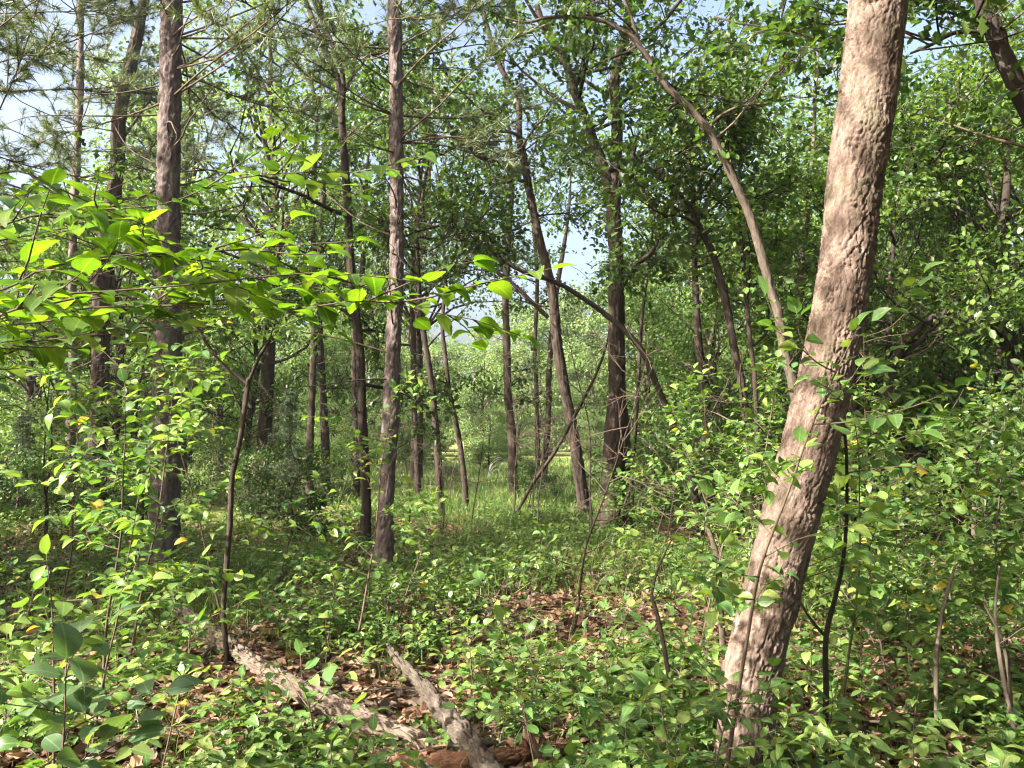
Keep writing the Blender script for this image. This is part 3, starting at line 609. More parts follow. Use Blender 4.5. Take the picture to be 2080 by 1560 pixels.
TREES = [('the crooked oak', (5.3, 11.4)), ('the double-stemmed oak', (1.6, 12.6)), ('the thin bowed tree', (2.8, 11.9)), ('the arching pale tree', (3.4, 9.2)), ('the left-leaning oak', (1.5, 15.6)), ('the reddish trunk in the thicket', (8.2, 13.5)), ('the slender trunk in the thicket', (6.9, 13)), ('the mossy corner oak', (5.5, 6.6)),
         ('the grey-pink pine', (-3.7, 8.4)), ('the slim reddish pine', (-1.4, 8.9)), ('the thin leaning pine', (-8.6, 15.5)), ('the rough dark oak', (-8.3, 16)), ('the slender forking oak', (-2.1, 11.4)), ('the ringed grey trunk', (0.1, 19.6)), ('the slim clearing-edge trunk', (-4.7, 18.6)), ('the pair of trunks in the clearing', (0.9, 25.5))]
def by_tree(x, y):
    d, n, p = min(((x - p[0]) ** 2 + (y - p[1]) ** 2, n, p) for n, p in TREES); d = math.sqrt(d)
    return ('beside ' if d < 1.8 else 'a few steps from ' if d < 5 else 'well beyond ') + n
# copies of mid and far trees from a few prototypes
def proto_tree(h, w, nleaf, leaf, leafmat, bark, seed, low=0.25, tpl=T_DIAM, clumps=26):
    r = np.random.default_rng(5000 + seed)
    tr = np.array([[0, 0, -0.15], [r.normal(0, .05), r.normal(0, .05), h * 0.25], [r.normal(0, .15), r.normal(0, .15), h * 0.5], [r.normal(0, .3), r.normal(0, .3), h * 0.75], [r.normal(0, .3), r.normal(0, .3), h * 0.97]])
    tb = MB().add(*tube(tr, np.array([1.2, 1, 0.8, 0.5, 0.12]) * 0.013 * h, 10, 24))
    C = []; LP, LA, LN = [], [], []
    for k in range(clumps):
        z = r.uniform(low, 0.95); rr = w * 0.5 * math.sqrt(max(0.05, 1 - ((z - 0.55) / 0.55) ** 2)) * math.sqrt(r.uniform(0.1, 1)); az = r.uniform(0, 6.283)
        c = np.array([rr * math.cos(az), rr * math.sin(az), z * h])
        i = np.interp(z * r.uniform(0.5, 0.9), [0, .25, .5, .75, .97], np.arange(5)); b = tr[int(i)] * (1 - i % 1) + tr[min(int(i) + 1, 4)] * (i % 1)
        mid = (b + c) / 2 + r.normal(0, 0.03, 3) * h; tb.add(*tube(np.array([b, mid, c]), [0.0036 * h, 0.0024 * h, 0.0008 * h], 5, 6))
        m = int(nleaf / clumps * r.uniform(0.5, 1.5)); s = w * 0.13 * r.uniform(0.7, 1.3)
        q = nrm(r.normal(0, 1, (m, 3))) * (r.uniform(0, 1, (m, 1)) ** 0.5) * s * [1.25, 1.25, 0.75]
        LP.append(c + q); LA.append(nrm(q) + r.normal(0, 0.8, (m, 3)) + [0, 0, -0.3]); LN.append(nrm(q) * 0.6 + [0, 0, 0.8] + r.normal(0, 0.45, (m, 3)))
    LP, LA, LN = np.vstack(LP), np.vstack(LA), np.vstack(LN)
    v, f, a = cards(tpl, LP, LA, LN, leaf * r.uniform(0.6, 1.25, len(LP)))
    return tb.mesh('trunk', M[bark]), MB().add(v, f, a).mesh('crown', M[leafmat], attr='leaf')
def plant_tree(proto, name, x, y, sc, rz, label, cat, group):
    o = empty(name, (x, y, float(gh(x, y))), label, cat, group, rz, sc)
    link('trunk', proto[0], o); tag(link('crown', proto[1], o), kind='stuff')
    return o
far_protos = [proto_tree(11, 7, 13000, 0.20, 'far_leaf_haze_pale', 'bark_oak', k, 0.06, clumps=46) for k in range(4)]
mid_protos = [proto_tree(8.5, 5.5, 12000, 0.122, 'canopy_leaf', 'bark_dark', 20 + k, 0.12, T_OVAL, clumps=44) for k in range(3)]
bush_protos = [proto_tree(2.6, 3.0, 3200, 0.105, 'thicket_leaf_shade_dark', 'bark_twig', 40 + k, 0.05, T_OVAL, clumps=24) for k in range(4)]
r = np.random.default_rng(77)
row = 0
for Y, n, hs in ((46, 20, 0.62), (56, 22, 0.95), (70, 24, 1.25)):
    half = Y * 0.70
    for k in range(n):
        x = -half + 2 * half * (k + 0.5) / n + r.normal(0, 0.7); y = Y + r.normal(0, 2)
        s = hs * r.uniform(0.8, 1.2)
        if abs(x + 0.045 * Y) < 0.06 * Y and row > 0: s *= 0.7
        lab = ['low sunlit bushy tree along the far side of the clearing', 'pale green tree in the second rank beyond the clearing', 'tall hazy tree at the back of the wood beyond the clearing'][row]
        plant_tree(far_protos[r.integers(4)], 'background_tree', x, y, s, r.uniform(0, 6.28), ('stunted ' if s < 0.92 * hs else 'full-grown ' if s > 1.08 * hs else '') + lab, 'tree', ['low trees lining the far side of the clearing', 'second rank of trees beyond the clearing', 'tall trees at the back beyond the clearing'][row])
    row += 1
tall = [proto_tree(14, 7.0, 12000, 0.14, 'far_leaf_haze_pale', 'bark_oak', 80 + k, 0.42, T_DIAM, clumps=50) for k in range(2)]
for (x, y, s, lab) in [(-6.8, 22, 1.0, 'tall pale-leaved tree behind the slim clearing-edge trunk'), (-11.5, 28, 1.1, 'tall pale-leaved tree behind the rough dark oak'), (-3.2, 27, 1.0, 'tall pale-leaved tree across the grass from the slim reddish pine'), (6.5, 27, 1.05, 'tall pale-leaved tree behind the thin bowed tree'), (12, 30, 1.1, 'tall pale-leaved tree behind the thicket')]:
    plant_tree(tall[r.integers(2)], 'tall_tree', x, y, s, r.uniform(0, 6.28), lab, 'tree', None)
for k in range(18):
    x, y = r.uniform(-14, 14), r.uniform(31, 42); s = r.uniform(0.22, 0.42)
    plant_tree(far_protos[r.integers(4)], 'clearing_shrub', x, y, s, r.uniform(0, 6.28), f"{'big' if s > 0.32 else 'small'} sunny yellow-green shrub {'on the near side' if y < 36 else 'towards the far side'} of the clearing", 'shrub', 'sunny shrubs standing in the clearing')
# mid trees of the thicket, right and left
for (x, y, s) in [(5.6, 13.5, .80), (7.6, 12.0, .9), (9.6, 14.5, 1.0), (7.4, 17, 1.05), (10.5, 19, 1.1), (13, 18, 1.15), (5.2, 20, 0.9), (8.5, 24, 1.2), (12.5, 26, 1.2), (16, 24, 1.2), (6.0, 29, 1.0), (11, 33, 1.2), (17, 33, 1.3), (4.2, 24, .75)]:
    plant_tree(mid_protos[r.integers(3)], 'thicket_tree', x, y, s, r.uniform(0, 6.28), f'{"tall" if s > 1.08 else "short" if s < 0.85 else "middling"} leafy thicket tree {by_tree(x, y)}', 'tree', 'trees of the right-hand thicket')
for (x, y, s) in [(-9.5, 19, 0.95), (-12.5, 22, 1.0), (-7.2, 22, 0.75), (-16, 27, 1.1), (-10.5, 29, 1.0), (-5.5, 28, 0.6), (-14, 35, 1.1), (-20, 34, 1.2), (-8, 36, 0.8)]:
    plant_tree(mid_protos[r.integers(3)], 'thicket_tree', x, y, s, r.uniform(0, 6.28), f'{"tall" if s > 1.05 else "short" if s < 0.85 else "middling"} leafy tree behind the pines, {by_tree(x, y)}', 'tree', 'trees behind the pines')
# unseen trees left of the view, placed to throw the dappled shade
for (x, y, s) in [(-9.5, 3.9, 0.95), (-12.5, 6.5, 1.1), (-9.2, 7.2, 0.8), (-7.9, 5.4, 0.9)]:
    plant_tree(mid_protos[r.integers(3)], 'shade_tree', x, y, s, r.uniform(0, 6.28), 'unseen leafy tree left of the pines, placed to shade the forest floor', 'tree', 'shade trees left of the pines')
sky_block_proto = proto_tree(11.0, 7.5, 9000, 0.20, 'canopy_leaf', 'bark_dark', 62, 0.36, T_OVAL, clumps=40)  # mostly unseen trees, added to cut the sky light
for (x, y, sc_, lab) in [(3.2, -3.6, 1.05, 'unseen broad tree added behind the viewpoint, nearest the leaning trunk'), (-1.5, -7.5, 1.15, 'unseen broad tree added straight behind the viewpoint'), (7.6, -0.5, 1.0, 'unseen broad tree added right of the viewpoint'), (9.2, 5.5, 1.0, 'broad tree added right of the sunlit bushes, outside the view'),
                    (6.4, 1.4, 0.85, 'broad tree added close on the right to cut sky light, boughs over the mossy corner oak'), (-3.6, -4.6, 0.9, 'unseen broad tree added behind the viewpoint on the left'), (6.0, -8.5, 1.2, 'unseen broad tree added far back on the right behind the viewpoint'), (-7.5, -13, 1.2, 'unseen broad tree added far back on the left behind the viewpoint'), (13, 0, 1.2, 'unseen broad tree added well to the right of the viewpoint'), (-20, 14, 1.2, 'unseen broad tree added well left of the thin leaning pine')]:
    plant_tree(sky_block_proto, 'sky_block_tree', x, y, sc_, r.uniform(0, 6.28), lab, 'tree', None)
sparse = proto_tree(11.0, 5.6, 1500, 0.15, 'canopy_leaf', 'bark_dark', 61, 0.62, T_OVAL, clumps=24)  # unseen tree added to cast leaf shadows on the leaning trunk
plant_tree(sparse, 'shade_tree', -5.6, 0.3, 1.0, 0.7, 'unseen thin-crowned tree added left of the viewpoint to dapple the leaning trunk', 'tree', None)
# bushes under the trees
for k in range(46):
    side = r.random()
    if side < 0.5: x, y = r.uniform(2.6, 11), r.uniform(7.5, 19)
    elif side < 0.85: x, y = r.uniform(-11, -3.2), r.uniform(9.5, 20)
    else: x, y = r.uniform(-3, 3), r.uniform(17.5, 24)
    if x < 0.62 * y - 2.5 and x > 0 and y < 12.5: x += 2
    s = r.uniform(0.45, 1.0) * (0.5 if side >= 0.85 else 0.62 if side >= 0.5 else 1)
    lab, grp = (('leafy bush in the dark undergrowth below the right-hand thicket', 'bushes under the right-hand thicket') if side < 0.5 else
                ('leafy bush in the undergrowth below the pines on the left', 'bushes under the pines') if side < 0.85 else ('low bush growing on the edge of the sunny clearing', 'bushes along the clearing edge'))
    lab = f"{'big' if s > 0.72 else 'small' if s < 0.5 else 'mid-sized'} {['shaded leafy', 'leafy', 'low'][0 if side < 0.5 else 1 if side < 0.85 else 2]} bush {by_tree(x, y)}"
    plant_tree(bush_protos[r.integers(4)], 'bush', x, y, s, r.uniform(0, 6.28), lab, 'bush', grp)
# young spruces
def spruce(label, px, py, h, seed):
    r = np.random.default_rng(600 + seed); b = G(px, py); root = empty('young_spruce', b, label, 'spruce')
    v, f, a = tube(np.array([[0, 0, -0.1], [0, 0, h * 0.5], [0, 0, h]]), [0.03, 0.02, 0.005], 8, 12); MB().add(v, f, a).obj('trunk', M['bark_dark'], root)
    wood = MB(); tips = []; z = 0.15
    while z < h:
        for k in range(3):
            az = r.uniform(0, 6.28); L = (h - z) * 0.42 * r.uniform(0.45, 1.15) + 0.08
            bb = bough([0, 0, z + r.uniform(-0.08, 0.08)], [math.cos(az), math.sin(az), r.uniform(-0.35, 0.3)], L, 5, 0.10, r.uniform(-0.05, 0.06), r); wood.add(*tube(bb, np.linspace(0.008, 0.002, 5), 3))
            for t in np.linspace(0.15, 1, max(4, int(L / 0.05))):
                i = min(int(t * 4), 3); q = bb[i] + (bb[i + 1] - bb[i]) * (t * 4 - i); d = nrm(bb[i + 1] - bb[i])
                sd = nrm(np.cross(d, [0, 0, 1]))
                for sg in (-1, 1): tips.append((q + sd * sg * 0.05 * (1.3 - t) * 2, nrm(d + sd * sg)))
        z += 0.055
    tag(wood.obj('branchwork', M['bark_dark'], root), kind='stuff')
    needles(root, np.zeros(3), tips, r, 12, 0.06, 'spruce', 'needles', 0.008)
spruce('dark young spruce at the left border below the thin pine', 40, 1050, 2.0, 1)
spruce('dark young spruce standing between the forked sapling and the clearing', 585, 1075, 2.4, 2)
spruce('small dark spruce behind the grey-pink pine', 262, 1040, 2.2, 3)

# ------------------------------------------------------------------ single leaves as parts
def leaf_mesh(name, mat, wfun, n, serr=0.0, fold=0.25, curl=0.2, wave=0.0, petiole=0.18, seed=0):
    r = np.random.default_rng(900 + seed)
    t = np.linspace(0, 1, n); w = wfun(t); w[0] = 0.0; w[-1] = 0.0
    tooth = np.where(np.arange(n) % 2 == 1, serr, 0.0); tooth[0] = tooth[-1] = 0
    wr, wl = w + tooth, w + tooth
    z0 = -curl * t ** 2 + 0.03 * np.sin(3 * t)
    ph = r.uniform(0, 6)
    mid = np.stack([np.zeros(n), petiole + t, z0], 1)
    R = np.stack([wr, petiole + t + tooth * 0.5, z0 + fold * wr + wave * np.sin(9 * t + ph)], 1)
    L = np.stack([-wl, petiole + t + tooth * 0.5, z0 + fold * wl + wave * np.sin(8 * t + ph + 1)], 1)
    V = np.vstack([mid, R, L]); A = np.stack([np.concatenate([np.zeros(n), wr, -wl]), np.tile(t, 3), np.full(3 * n, seed * 1.7)], 1)
    k = np.arange(n - 1)
    F = np.vstack([np.stack([k, n + k, n + k + 1, k + 1], 1), np.stack([k + 1, 2 * n + k + 1, 2 * n + k, k], 1)])
    m = MB().add(V, F, A)
    pw = 0.012
    m.add(np.array([[-pw, 0, 0], [pw, 0, 0], [pw, petiole, 0.002], [-pw, petiole, 0.002]]), np.array([[0, 1, 2, 3]]), np.zeros((4, 3)))
    return m.mesh(name, mat, attr='leaf')
ovate = lambda t: 0.36 * np.sin(np.pi * t ** 0.75) ** 0.8
roundw = lambda t: 0.40 * np.sin(np.pi * t ** 0.9) ** 0.65
LEAF = {}
slim = lambda t: 0.29 * np.sin(np.pi * t ** 0.8) ** 0.9
LEAF['buck'] = [leaf_mesh('buckthorn_leaf', M['buck_leaf'], wf, 9, 0.008, f, c, 0.02, 0.2, k) for k, (wf, f, c) in enumerate([(roundw, 0.2, 0.1), (ovate, 0.35, 0.35), (ovate, 0.1, 0.4), (slim, 0.3, 0.15), (slim, 0.5, 0.5), (roundw, 0.15, -0.1), (ovate, 0.6, 0.2), (slim, 0.1, 0.6)])]
LEAF['buck'] += [leaf_mesh('yellowing_leaf', M['yellow_leaf'], roundw, 9, 0, 0.3, 0.3, 0.01, 0.2, 9)]
LEAF['elm'] = [leaf_mesh('serrate_leaf', M['elm_leaf'], ovate, 17, 0.022, f, c, 0.012, 0.08, 20 + k) for k, (f, c) in enumerate([(0.15, 0.2), (0.3, 0.35), (0.1, 0.05), (0.4, 0.5), (0.2, 0.15)])]
LEAF['broad'] = [leaf_mesh('broad_leaf', M['broad_leaf'], roundw, 11, 0.0, f, c, 0.015, 0.15, 40 + k) for k, (f, c) in enumerate([(0.2, 0.2), (0.35, 0.3), (0.12, 0.1)])]
def frame(p, axis, normal, s):
    y = nrm(axis); z = normal - y * np.dot(normal, y); z = nrm(z); x = np.cross(y, z)
    m = Matrix.Identity(4)
    for i in range(3):
        m[i][0], m[i][1], m[i][2], m[i][3] = x[i] * s, y[i] * s, z[i] * s, p[i]
    return m
def spray(pts, r, spacing, size, kind, sizes, start=0.12, flat=0.8, yellow=0.02, pend=0.15):
    """leaves set alternately along a twig; returns (mesh, matrix)"""
    out = []; s = np.concatenate([[0], np.cumsum(np.linalg.norm(np.diff(pts, axis=0), axis=1))]); Lm = s[-1]; q = Lm * start; sg = 1
    vs = LEAF[kind]
    while q < Lm:
        p = np.array([np.interp(q, s, pts[:, c]) for c in range(3)]); i = min(np.searchsorted(s, q), len(pts) - 1); d = nrm(pts[i] - pts[i - 1])
        side = np.cross(d, [0, 0, 1.0]); side = nrm(side) if np.linalg.norm(side) > 0.2 else nrm(r.normal(0, 1, 3) * [1, 1, 0])
        ax = d * 0.55 + side * sg * 0.9 + r.normal(0, 0.28, 3) + [0, 0, -pend * r.uniform(0, 1.6)]
        nn = np.array([0, 0, 1.0]) * flat + r.normal(0, 0.33, 3)
        nv = len(vs) - 1 if kind == 'buck' else len(vs)
        me = vs[-1] if (kind == 'buck' and r.random() < yellow) else vs[r.integers(nv)]
        out.append((me, frame(p, ax, nn, size * r.uniform(*sizes)))); sg = -sg; q += spacing * r.uniform(0.6, 1.4)
    d = nrm(pts[-1] - pts[-2]); out.append((vs[r.integers(len(vs) - 1)], frame(pts[-1], d + r.normal(0, .1, 3), np.array([0, 0, 1.0]) + r.normal(0, .2, 3), size)))
    return out
def join_leaves(lv, mat, root):
    m = MB()
    for me, mt in lv:
        n = len(me.vertices); v = np.empty(n * 3, np.float32); me.vertices.foreach_get('co', v); v = v.reshape(-1, 3)
        av = np.empty(n * 3, np.float32); me.attributes['leaf'].data.foreach_get('vector', av)
        T = np.array(mt); li = np.empty(len(me.loops), np.int32); me.loops.foreach_get('vertex_index', li)
        m.add(v @ T[:3, :3].T + T[:3, 3], li.reshape(-1, 4), av.reshape(-1, 3))
    return tag(m.obj('foliage', M[mat], root, attr='leaf'), kind='stuff')
def plant_from(name, label, cat, base, stems, stemmat, group=None, maxleaf=300):
    """stems: (part name, mesh builder, leaves on it)"""
    root = empty(name, base, label, cat, group); rest = []; n = 0
    d = lambda lf: (base[0] + lf[1][0][3]) ** 2 + (base[1] + lf[1][1][3]) ** 2
    alll = sorted(d(lf) for _, _, ls in stems for lf in ls); cut = alll[maxleaf] if len(alll) > maxleaf else 1e9
    for nm, mb, ls in stems:
        o = mb.obj(nm, M[stemmat], root)
        for lf in ls:
            if d(lf) < cut: link('leaf', lf[0], o, lf[1])
            else: rest.append(lf)
    if rest: join_leaves(rest, 'ground_leaf', root)
    return root
# the serrate-leaved sapling whose boughs hang in from the left
def serrate_sapling():
    r = np.random.default_rng(41); base = np.array([-2.05, 2.25, float(gh(-2.05, 2.25))])
    stem = np.array([base + [0, 0, -0.1], base + [0.02, 0.0, 0.8], base + [0.06, 0.02, 1.5], base + [0.1, 0.05, 2.1], base + [0.2, 0.05, 2.7]])
    stems = [('stem', MB().add(*tube(stem - base, [0.022, 0.02, 0.017, 0.013, 0.006], 10, 30)), [])]
    leaves = []
    def at(z): return np.array([np.interp(z, stem[:, 2], stem[:, c]) for c in range(3)])
    boughs = [
        (1.62, [(0, 648, 2.15), (125, 628, 2.12), (337, 621, 2.1), (471, 618, 2.1), (572, 631, 2.12), (700, 614, 2.1), (791, 614, 2.12), (858, 631, 2.15), (969, 651, 2.2), (1057, 682, 2.25)]),
        (2.15, [(0, 352, 2.2), (101, 387, 2.15), (202, 444, 2.12), (303, 498, 2.1), (420, 560, 2.05), (520, 600, 2.0)]),
        (1.85, [(0, 590, 2.0), (90, 545, 2.0), (230, 520, 2.05), (380, 515, 2.1), (500, 505, 2.15), (640, 495, 2.2), (720, 490, 2.2)]),
        (1.95, [(0, 460, 2.35), (150, 430, 2.4), (330, 415, 2.45), (470, 365, 2.5), (620, 350, 2.5), (760, 350, 2.55), (830, 340, 2.6)]),
        (1.45, [(0, 720, 2.3), (110, 690, 2.3), (250, 665, 2.3), (380, 640, 2.3), (470, 640, 2.3)]),
        (1.75, [(0, 640, 1.75), (120, 600, 1.75), (250, 590, 1.8), (420, 575, 1.85), (560, 560, 1.9), (680, 555, 1.95), (830, 570, 2.0), (905, 585, 2.05)]),
    ]
    for k, (z, pp) in enumerate(boughs):
        pts = np.vstack([at(z)] + [P(*q)[None] for q in pp]); c = curve(pts, 30)
        mb = MB().add(*tube(c - base, np.linspace(0.0042, 0.0013, 30), 6)); leaves = []; stems.append(('bough', mb, leaves))
        vis = c[6:]
        leaves += spray(vis - base, r, 0.046, 0.070, 'elm', (0.4, 1.3), 0.0, 2.2, pend=0.1)
        nt = max(3, int(len(vis) * 0.66))
        for j in range(nt):
            i = r.integers(4, 28); d = nrm(c[i + 1] - c[i]); sd = nrm(np.cross(d, [0, 0, 1])) * (1 if j % 2 else -1)
            tw = bough(c[i], d * 0.7 + sd * 0.7 + [0, 0, r.uniform(-0.15, 0.2)], r.uniform(0.16, 0.45), 5, 0.09, 0.0, r)
            mb.add(*tube(tw - base, np.linspace(0.003, 0.0012, 5), 4))
            leaves += spray(tw - base, r, 0.052, 0.066, 'elm', (0.35, 1.3), 0.1, 2.2, pend=0.12)
    root = plant_from('serrate_leaved_sapling', 'bright serrate-leaved sapling stretching long level boughs across the left', 'sapling', base, stems, 'bark_twig', maxleaf=460)
serrate_sapling()

# shrubs with leaves of their own
def shrub(label, x, y, h, seed, kind='buck', size=0.055, nb=7, spread=0.5, spacing=0.05, lean=(0, 0), name='buckthorn_shrub', cat='shrub', nstem=1, yellow=0.02, low=0.25, group=None, maxleaf=300):
    r = np.random.default_rng(3000 + seed); base = np.array([x, y, float(gh(x, y))]); stems = []; size *= 1.2; spacing *= 0.78
    for s in range(nstem):
        d = np.array([lean[0] + r.normal(0, .12 + 0.15 * (nstem > 1)), lean[1] + r.normal(0, .12 + 0.15 * (nstem > 1)), 1.0])
        st = bough([0.04 * s, 0, -0.08], d, h * r.uniform(0.9, 1.1), 8, 0.06, 0.03, r); rr = 0.003 + 0.0036 * h
        sl = []; stems.append(('stem', MB().add(*tube(st, np.linspace(rr, 0.002, 8), 8, 24)), sl))
        for b in range(nb):
            t = low + (1 - low) * (b + r.uniform(0, 1)) / nb; i = min(int(t * 7), 6); q = st[i] + (st[i + 1] - st[i]) * (t * 7 - i)
            az = r.uniform(0, 6.28); L = spread * (1.15 - 0.6 * t) * r.uniform(0.6, 1.25)
            br = bough(q, [math.cos(az), math.sin(az), r.uniform(0.1, 0.6)], L, 6, 0.10, 0.02, r)
            mb = MB().add(*tube(br, np.linspace(0.0030, 0.0012, 6), 5, 9)); leaves = []
            leaves += spray(br, r, spacing, size, kind, (0.45, 1.25), 0.15, 0.9, yellow)
            for k in range(2 if L > 0.3 else 1):
                i = r.integers(1, 5); tw = bough(br[i], nrm(br[i + 1] - br[i]) + r.normal(0, .6, 3), L * r.uniform(.3, .5), 4, .1, .02, r)
                mb.add(*tube(tw, np.linspace(0.0018, 0.0008, 4), 4)); leaves += spray(tw, r, spacing, size, kind, (0.55, 1.1), 0.15, 0.9, yellow)
            stems.append(('branch', mb, leaves))
        sl += spray(st[5:], r, spacing, size, kind, (0.6, 1.1), 0.1, 0.9)
    return plant_from(name, label, cat, base, stems, 'bark_twig', group, maxleaf)
shrub('tall buckthorn shrub whose leafy twigs cross the front of the leaning trunk', 0.80, 3.45, 2.1, 1, nb=11, spread=0.6, size=0.058, lean=(0.03, 0), low=0.42)
shrub('thin dark sapling with sparse leaves just right of the leaning trunk', 1.66, 4.2, 1.9, 2, nb=9, spread=0.55, size=0.066)
shrub('sunlit dense bush with round leaves at the right border, tallest there', 3.05, 5.0, 1.75, 3, nb=18, spread=0.75, nstem=2, spacing=0.055, yellow=0.06, size=0.062)
shrub('sunlit spreading bush with a few yellow leaves right of the thin dark sapling', 2.45, 5.1, 1.35, 4, nb=16, spread=0.8, nstem=2, yellow=0.1, size=0.062)
shrub('sunlit bush in front of the dark fallen log on the right', 2.75, 6.3, 1.5, 5, nb=16, spread=0.8, nstem=2, size=0.065)
shrub('leafy bush with bare lower stems at the right border, beside the dense bush', 2.75, 4.1, 1.15, 6, nb=13, spread=0.6, size=0.058, low=0.45, nstem=2)
shrub('slim shrub with pale stem between the leaning trunk and the sunlit bushes', 2.1, 4.45, 1.2, 7, nb=9, spread=0.5, size=0.058)
shrub('shrub with fine sprays behind the broken grey stem, left of the leaning trunk', 1.35, 6.0, 1.75, 8, nb=14, spread=0.7, size=0.06)
shrub('shrub of loose round-leaved twigs beside the dark curving tree', 2.0, 7.4, 2.3, 9, nb=16, spread=0.8, size=0.065, nstem=2)
shrub('low sprawling shrub at the foot of the leaning trunk', 0.66, 3.1, 0.7, 10, nb=11, spread=0.5, size=0.058, nstem=2)
shrub('shrub with level leaf sprays between the forked sapling and the left border', -2.3, 4.6, 2.1, 11, nb=15, spread=0.7, size=0.062, nstem=1)
shrub('shrub with bluish leaves at the left border, in front of the pines', -2.55, 5.4, 2.2, 12, nb=16, spread=0.8, size=0.066, nstem=1)
shrub('thin shrub with pale pink stem between the big-leaved plant and the forked sapling', -2.05, 4.0, 1.35, 13, nb=8, spread=0.55, size=0.06)
shrub('shrub in front of the grey-pink pine with leaves hiding its lower trunk', -2.15, 6.2, 2.2, 14, nb=14, spread=0.7, size=0.068, nstem=1)
shrub('leaf-tipped shrub close beside the forked sapling', -1.15, 5.9, 1.8, 15, nb=11, spread=0.7, size=0.06)
shrub('leggy shrub at the left border with drooping pale leaves', -1.75, 3.1, 1.25, 16, nb=10, spread=0.5, size=0.068)
shrub('young shrub behind the fallen log, right of the forked sapling', -0.95, 6.6, 1.1, 17, nb=11, spread=0.5, size=0.055)
shrub('sunlit seedling with upright twigs behind the leaning dead branch', -0.22, 4.75, 0.62, 18, nb=7, spread=0.3, size=0.055, name='buckthorn_seedling', cat='seedling')
shrub('big-leaved plant with stout dark stem at the near left', -1.28, 2.5, 1.0, 19, kind='broad', nb=9, spread=0.4, size=0.095, spacing=0.085, lean=(-0.22, 0.05), name='broad_leaved_plant', cat='plant', low=0.12)
shrub('big pale leaves low at the near left corner', -1.1, 2.35, 0.5, 20, kind='broad', nb=6, spread=0.3, size=0.11, spacing=0.09, name='broad_leaved_plant', cat='plant', low=0.3)
shrub('tall thin shrub with yellow-green tips in front of the right-hand thicket', 3.6, 7.6, 2.2, 21, nb=18, spread=0.9, nstem=2, size=0.066, yellow=0.08)
shrub('shrub on the left behind the bluish-leaved one, below the thin pine', -4.0, 7.2, 2.2, 22, nb=16, spread=0.8, nstem=1, size=0.07)
shrub('feathery shrub at the foot of the double-stemmed oak', 1.75, 10.8, 1.3, 23, nb=16, spread=0.9, nstem=2, size=0.07)
shrub('spreading shrub right of the thin bowed tree', 3.2, 10.0, 1.9, 24, nb=18, spread=1.0, nstem=2, size=0.075)

# the forked sapling in front of the pines, with stems
def stem_thing(name, label, cat, paths, bark, sides=14, ring=0.03, relief=None, leaves=None, seed=0, group=None):
    built = [px_path(*p) for p in paths]; Q, R = built[0]
    base = np.array([Q[0][0], Q[0][1], float(gh(Q[0][0], Q[0][1]))]); Q[0][2] = base[2] - 0.08
    root = empty(name, base, label, cat, group)
    for k, (Q, R) in enumerate(built):
        L = np.linalg.norm(np.diff(Q, axis=0), axis=1).sum()
        MB().add(*tube(Q - base, R, sides, max(6, int(L / ring)), relief)).obj('trunk' if k == 0 else 'limb', M[bark], root)
    if leaves:
        r = np.random.default_rng(700 + seed); mbs = []
        for _ in range(leaves['n']):
            Q, R = built[r.integers(leaves.get('from', 0), len(built))]; c = curve(Q, 30); i = r.integers(leaves.get('lo', 8), 30); az = r.uniform(0, 6.28)
            br = bough(c[i], [math.cos(az), math.sin(az), r.uniform(0, .6)], r.uniform(*leaves['L']), 6, .12, .02, r)
            bo = MB().add(*tube(br - base, np.linspace(0.0035, 0.0012, 6), 5)).obj('branch', M['bark_twig'], root)
            for me, mt in spray(br - base, r, leaves['sp'] * 0.8, leaves['size'] * 1.15, leaves['kind'], (0.6, 1.2), 0.2, 0.9): link('leaf', me, bo, mt)
    return root
stem_thing('forked_sapling', 'crooked mossy sapling forking into a wide Y beside the fallen log', 'sapling',
           [([(466, 1372, 14.1), (458, 1300, 12.0), (454, 1237, 11.4), (461, 1136, 11.4), (468, 1052, 11.4), (471, 974, 10.8), (488, 890, 10.8), (501, 799, 10.8), (505, 769, 10.1)], 5.35, 5.4),
            ([(503, 780, 8.1), (471, 758, 8.1), (437, 722, 7.4), (404, 671, 6.7), (380, 621, 5.3), (352, 560, 3.4)], 5.4, 5.3),
            ([(505, 775, 8.1), (525, 729, 7.4), (552, 681, 6.7), (554, 651, 5.3), (530, 625, 3.4), (500, 600, 2.0)], 5.4, 5.5),
            ([(495, 840, 3.4), (440, 760, 3.4), (300, 758, 2.7), (240, 752, 1.4)], 5.4, 5.2)],
           'bark_oak', 16, 0.02, relief_furrow, dict(n=34, L=(0.25, 0.7), sp=0.06, size=0.065, kind='buck', lo=10, **{'from': 1}), 1)
stem_thing('dead_sapling', 'broken grey dead stem with stubby twigs left of the leaning trunk', 'dead stem',
           [([(1470, 1345, 14), (1467, 1291, 13), (1464, 1237, 13), (1457, 1136, 12), (1437, 1069, 9), (1432, 1045, 6)], 6.0, 6.0), ([(1458, 1140, 6), (1472, 1100, 5), (1484, 1075, 3)], 6.0, 5.9), ([(1445, 1090, 5), (1428, 1060, 4), (1420, 1040, 2)], 6.0, 6.0)],
           'bark_pale', 12, 0.02)
stem_thing('thin_sapling', 'thin dark bare-stemmed sapling with a fork, in the seedlings left of the leaning trunk', 'sapling',
           [([(1375, 1462, 11), (1363, 1405, 10), (1350, 1321, 9), (1336, 1254, 9), (1323, 1207, 8)], 4.5, 4.6), ([(1323, 1210, 6), (1335, 1160, 5), (1365, 1095, 3), (1390, 1060, 2)], 4.6, 4.7), ([(1323, 1212, 6), (1360, 1228, 5), (1385, 1245, 3)], 4.6, 4.5)],
           'bark_dark', 10, 0.03, None, dict(n=7, L=(0.15, 0.35), sp=0.05, size=0.06, kind='buck', lo=14, **{'from': 1}), 3)
